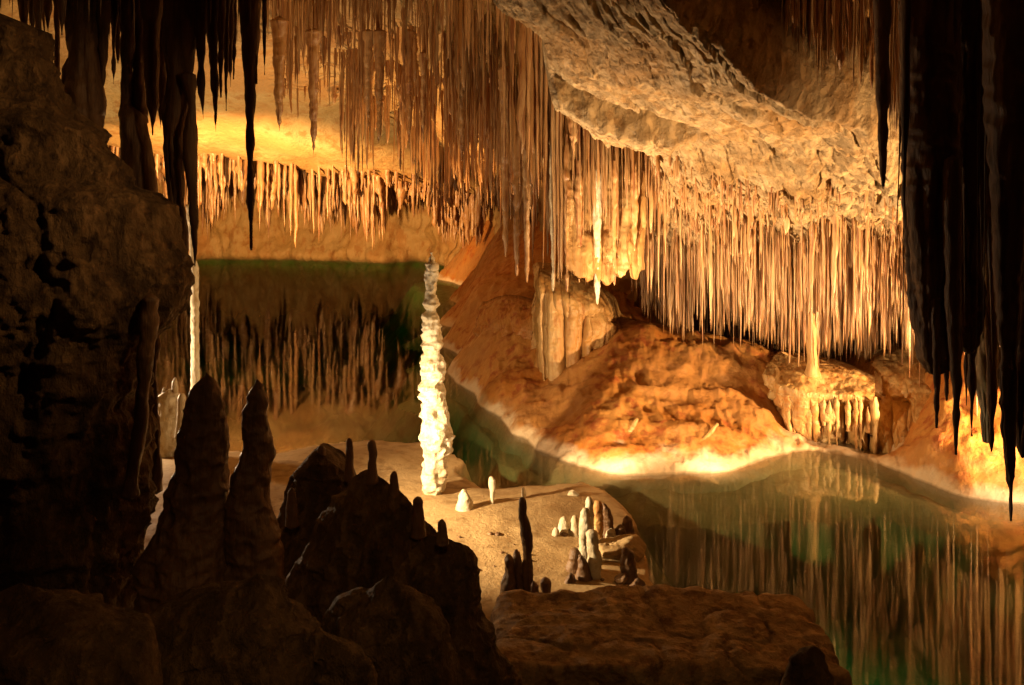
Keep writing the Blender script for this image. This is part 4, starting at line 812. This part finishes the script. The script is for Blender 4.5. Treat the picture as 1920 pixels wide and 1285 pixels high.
field.sort(key=lambda f_: -f_[0])
nsing = 296 - n_single
zlab = {'mid': ('long brown stalactite among the thickest in the straw field at the top centre', 'thick stalactites of the top centre straw field'), 'lit': ('lit tan stalactite among the thickest left of and below the pale curtain', 'thick lit stalactites round the pale curtain'),
        'darkright': ('ragged black stalactite among the dark spikes filling the right edge', 'dark spikes along the right edge'), 'curtain': ('pale drip stalactite in the fringe along the foot of the pale curtain', 'drip fringe under the pale curtain'),
        'far': ('short stout golden stalactite in the fringe along the far wall', 'stout stalactites along the far wall'), 'right': ('rusty stalactite among the thickest in the curtain of straws under the pale slab', 'thick stalactites of the right straw curtain'),
        'topright': ('dim brown stalactite in the hanging group above the right end of the slab', 'dim stalactites above the slab end'), 'dark': ('stubby dark stalactite in the thicket along the upper left edge', 'dark thicket stalactites at the upper left')}
rest = {'stal': [], 'brownstal': []}
for i, (s_, g, zone) in enumerate(field):
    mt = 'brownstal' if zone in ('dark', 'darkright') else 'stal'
    if i < nsing:
        V, q, tr = g
        o = link_mesh('stalactite', V, q, tr, M[mt], None, np.array([V[0, 0], V[0, 1], V[0, 2]])); tag(o, zlab[zone][0], 'stalactite', zlab[zone][1])
    else:
        rest[mt].append(g)
Vs, Qs, Ts, mi = [], [], [], []; off = 0
for k, mt in enumerate(rest):
    for V, q, tr in rest[mt]:
        Vs.append(V); Qs.append(q + off); Ts.append(tr + off); off += len(V)
nq0 = sum(len(g[1]) for g in rest['stal']); nt0 = sum(len(g[2]) for g in rest['stal'])
o = link_mesh('small_stalactites', np.vstack(Vs), np.vstack(Qs), np.vstack(Ts), M['stal'])
o.data.materials.append(M['brownstal'])
idx = np.zeros(len(o.data.polygons), np.int32); NQ = sum(len(q) for q in Qs); idx[nq0:NQ] = 1; idx[NQ + nt0:] = 1
o.data.polygons.foreach_set('material_index', idx)
tag(o, 'countless thin straw stalactites hanging all over the ceiling', 'stalactites', kind='stuff')
print('field', len(field), 'single', n_single + nsing, 'verts', off)

# ------------------------------------------------------------------ broken sticks of stone on the mound
for k, (a_, b_, lb) in enumerate([((1290, 862, 11.9), (1345, 795, 12.3), 'long broken straw of stone leaning on the mound beside the white shore'), ((1180, 812, 12.4), (1195, 785, 12.5), 'small dark broken tip lying on the front of the mound'), ((1262, 655, 14.6), (1274, 692, 14.2), 'dark broken straw lying high on the mound')]):
    A_, B_ = P(*a_), P(*b_); n = 14; tt = np.linspace(0, 1, n)[:, None]; C_ = A_ + (B_ - A_) * tt
    r0 = [0.06, 0.05, 0.035][k]; a = np.linspace(0, 2 * math.pi, 10, endpoint=False)
    dirv = (B_ - A_) / np.linalg.norm(B_ - A_); e1 = np.cross(dirv, [0, 1, 0]); e1 /= np.linalg.norm(e1); e2 = np.cross(dirv, e1)
    rr = r0 * (1 - 0.5 * tt) * (1 + 0.15 * np.random.default_rng(k).normal(size=(n, 1)))
    V = (C_[:, None] + (rr * np.cos(a))[..., None] * e1 + (rr * np.sin(a))[..., None] * e2).reshape(-1, 3)
    V = np.vstack([V, A_, B_]); q = grid_quads(n, 10, True); j = np.arange(10)
    tr = np.vstack([np.stack([np.full(10, n * 10), (j + 1) % 10, j], -1), np.stack([np.full(10, n * 10 + 1), (n - 1) * 10 + j, (n - 1) * 10 + (j + 1) % 10], -1)])
    o = link_mesh('broken_stalactite', V, q, tr, M['drape'], None, A_); tag(o, lb, 'broken stalactite')

# ------------------------------------------------------------------ light
w = bpy.data.worlds.new('World'); sc.world = w; w.use_nodes = True
bg = w.node_tree.nodes['Background']; bg.inputs[0].default_value = (1.0, 0.6, 0.3, 1); bg.inputs[1].default_value = 0.0006

def lamp(name, loc, power, colr=(1, 0.66, 0.32), typ='POINT', aim=None, ang=90, blend=0.6, rad=0.06):
    l = bpy.data.lights.new(name, typ); l.energy = power; l.color = colr; l.shadow_soft_size = rad
    if typ == 'SPOT': l.spot_size = math.radians(ang); l.spot_blend = blend
    o_ = bpy.data.objects.new(name, l); col.objects.link(o_); o_.location = Vector(loc)
    if aim is not None:
        o_.rotation_euler = (Vector(aim) - Vector(loc)).to_track_quat('-Z', 'Y').to_euler()
    return o_
WARM = (1.0, 0.71, 0.43); ORG = (1.0, 0.56, 0.22)
# spit: floodlight behind the rock pile, aimed at the tall stalagmite
lamp('spit_lamp', (-2.6, 8.3, 1.25), 1900, (1, 0.72, 0.40), 'SPOT', (0.2, 10.0, 0.2), 100, 0.8, 0.06)
lamp('stalagmite_lamp', (-1.6, 8.8, 0.5), 230, (1, 0.80, 0.56), 'SPOT', (-0.92, 10.45, 1.9), 70, 0.35)
lamp('shore_lamp', (2.7, 11.0, 0.3), 100, WARM, 'SPOT', (2.8, 12.4, 0.6), 120, 0.7, 0.06)
lamp('right_lamp', (6.7, 10.5, 1.3), 480, (1, 0.70, 0.40), 'SPOT', (4.3, 12.6, 1.25), 84, 0.8, 0.06)
lamp('right_shore_lamp', (6.5, 9.9, 0.6), 120, WARM, 'SPOT', (5.6, 11.3, 0.3), 110, 0.7, 0.06)
lamp('shore_lamp', (1.3, 10.9, 0.36), 150, WARM, 'SPOT', (1.2, 12.4, 0.75), 128, 0.7, 0.06)
lamp('slab_lamp', (0.8, 11.05, 0.75), 2000, (1, 0.68, 0.38), 'SPOT', (2.5, 11.3, 3.7), 120, 0.9, 0.05)
lamp('right_lamp', (8.0, 9.3, 1.2), 4400, (1, 0.62, 0.28), 'SPOT', (4.8, 12.4, 2.8), 98, 0.6, 0.08)
lamp('left_lamp', (-6.6, 13.0, 1.1), 600, WARM, rad=0.08)
lamp('far_lamp', (-8.5, 24.0, 0.4), 1700, (1, 0.73, 0.41), 'SPOT', (-8.6, 25.5, 8), 140, 0.7, 0.1)
lamp('far_wall_lamp', (-9.0, 22.0, 1.0), 14000, ORG, 'SPOT', (-9.0, 40, 3.0), 100, 0.7, 0.15)
lamp('mid_lamp', (-2.2, 22.0, 1.6), 1700, ORG, 'SPOT', (-2.2, 20.5, 6), 135, 0.6, 0.1)
lamp('fill_spot', (2.6, 1.6, 5.2), 75, ORG, 'SPOT', (-1.8, 4.2, 1.0), 34, 1.0, rad=0.08)  # unseen fill, added to brighten the foreground boulder
lamp('fill_spot', (0.5, 4.5, 5.1), 230, ORG, 'SPOT', (-4.5, 5.2, 3.7), 58, 0.9, rad=0.08)  # added fill above the frame, brings out relief on the left wall
lamp('ledge_fill', (0.4, -1.0, 6.0), 190, ORG, 'SPOT', (0.2, 5.6, 0.6), 52, 1.0, rad=0.15)  # added fill from behind the camera for the ledge and near boulders
lamp('lake_lamp', (3.2, 7.6, -0.3), 420, (0.7, 1.0, 0.6), 'SPOT', (3.2, 8.0, -3), 130, 0.8, 0.06)
lamp('lake_lamp', (-3.6, 14.0, -0.3), 1500, (0.6, 1.0, 0.6), 'SPOT', (-3.6, 14.8, -3), 130, 0.8, 0.08)

# ------------------------------------------------------------------ camera and render settings
cam = bpy.data.cameras.new('Camera'); co = bpy.data.objects.new('Camera', cam); col.objects.link(co)
co.location = (0, 0, H); co.rotation_euler = (math.radians(90), 0, 0)
cam.sensor_width = 36; cam.lens = F / 1920 * 36; cam.shift_x = 0; cam.shift_y = -(642.5 - YH) / 1920
cam.clip_end = 300; cam.clip_start = 0.05
sc.camera = co
sc.view_settings.view_transform = 'Standard'; sc.view_settings.look = 'None'; sc.view_settings.exposure = 0; sc.view_settings.gamma = 1
sc.render.engine = 'CYCLES'
cy_ = sc.cycles
cy_.max_bounces = 7; cy_.diffuse_bounces = 2; cy_.glossy_bounces = 3; cy_.transmission_bounces = 4; cy_.transparent_max_bounces = 8; cy_.volume_bounces = 0
cy_.sample_clamp_indirect = 4.0; cy_.caustics_reflective = False; cy_.caustics_refractive = False
cy_.use_denoising = True
try: cy_.denoiser = 'OPENIMAGEDENOISE'
except Exception: pass
cy_.use_adaptive_sampling = False
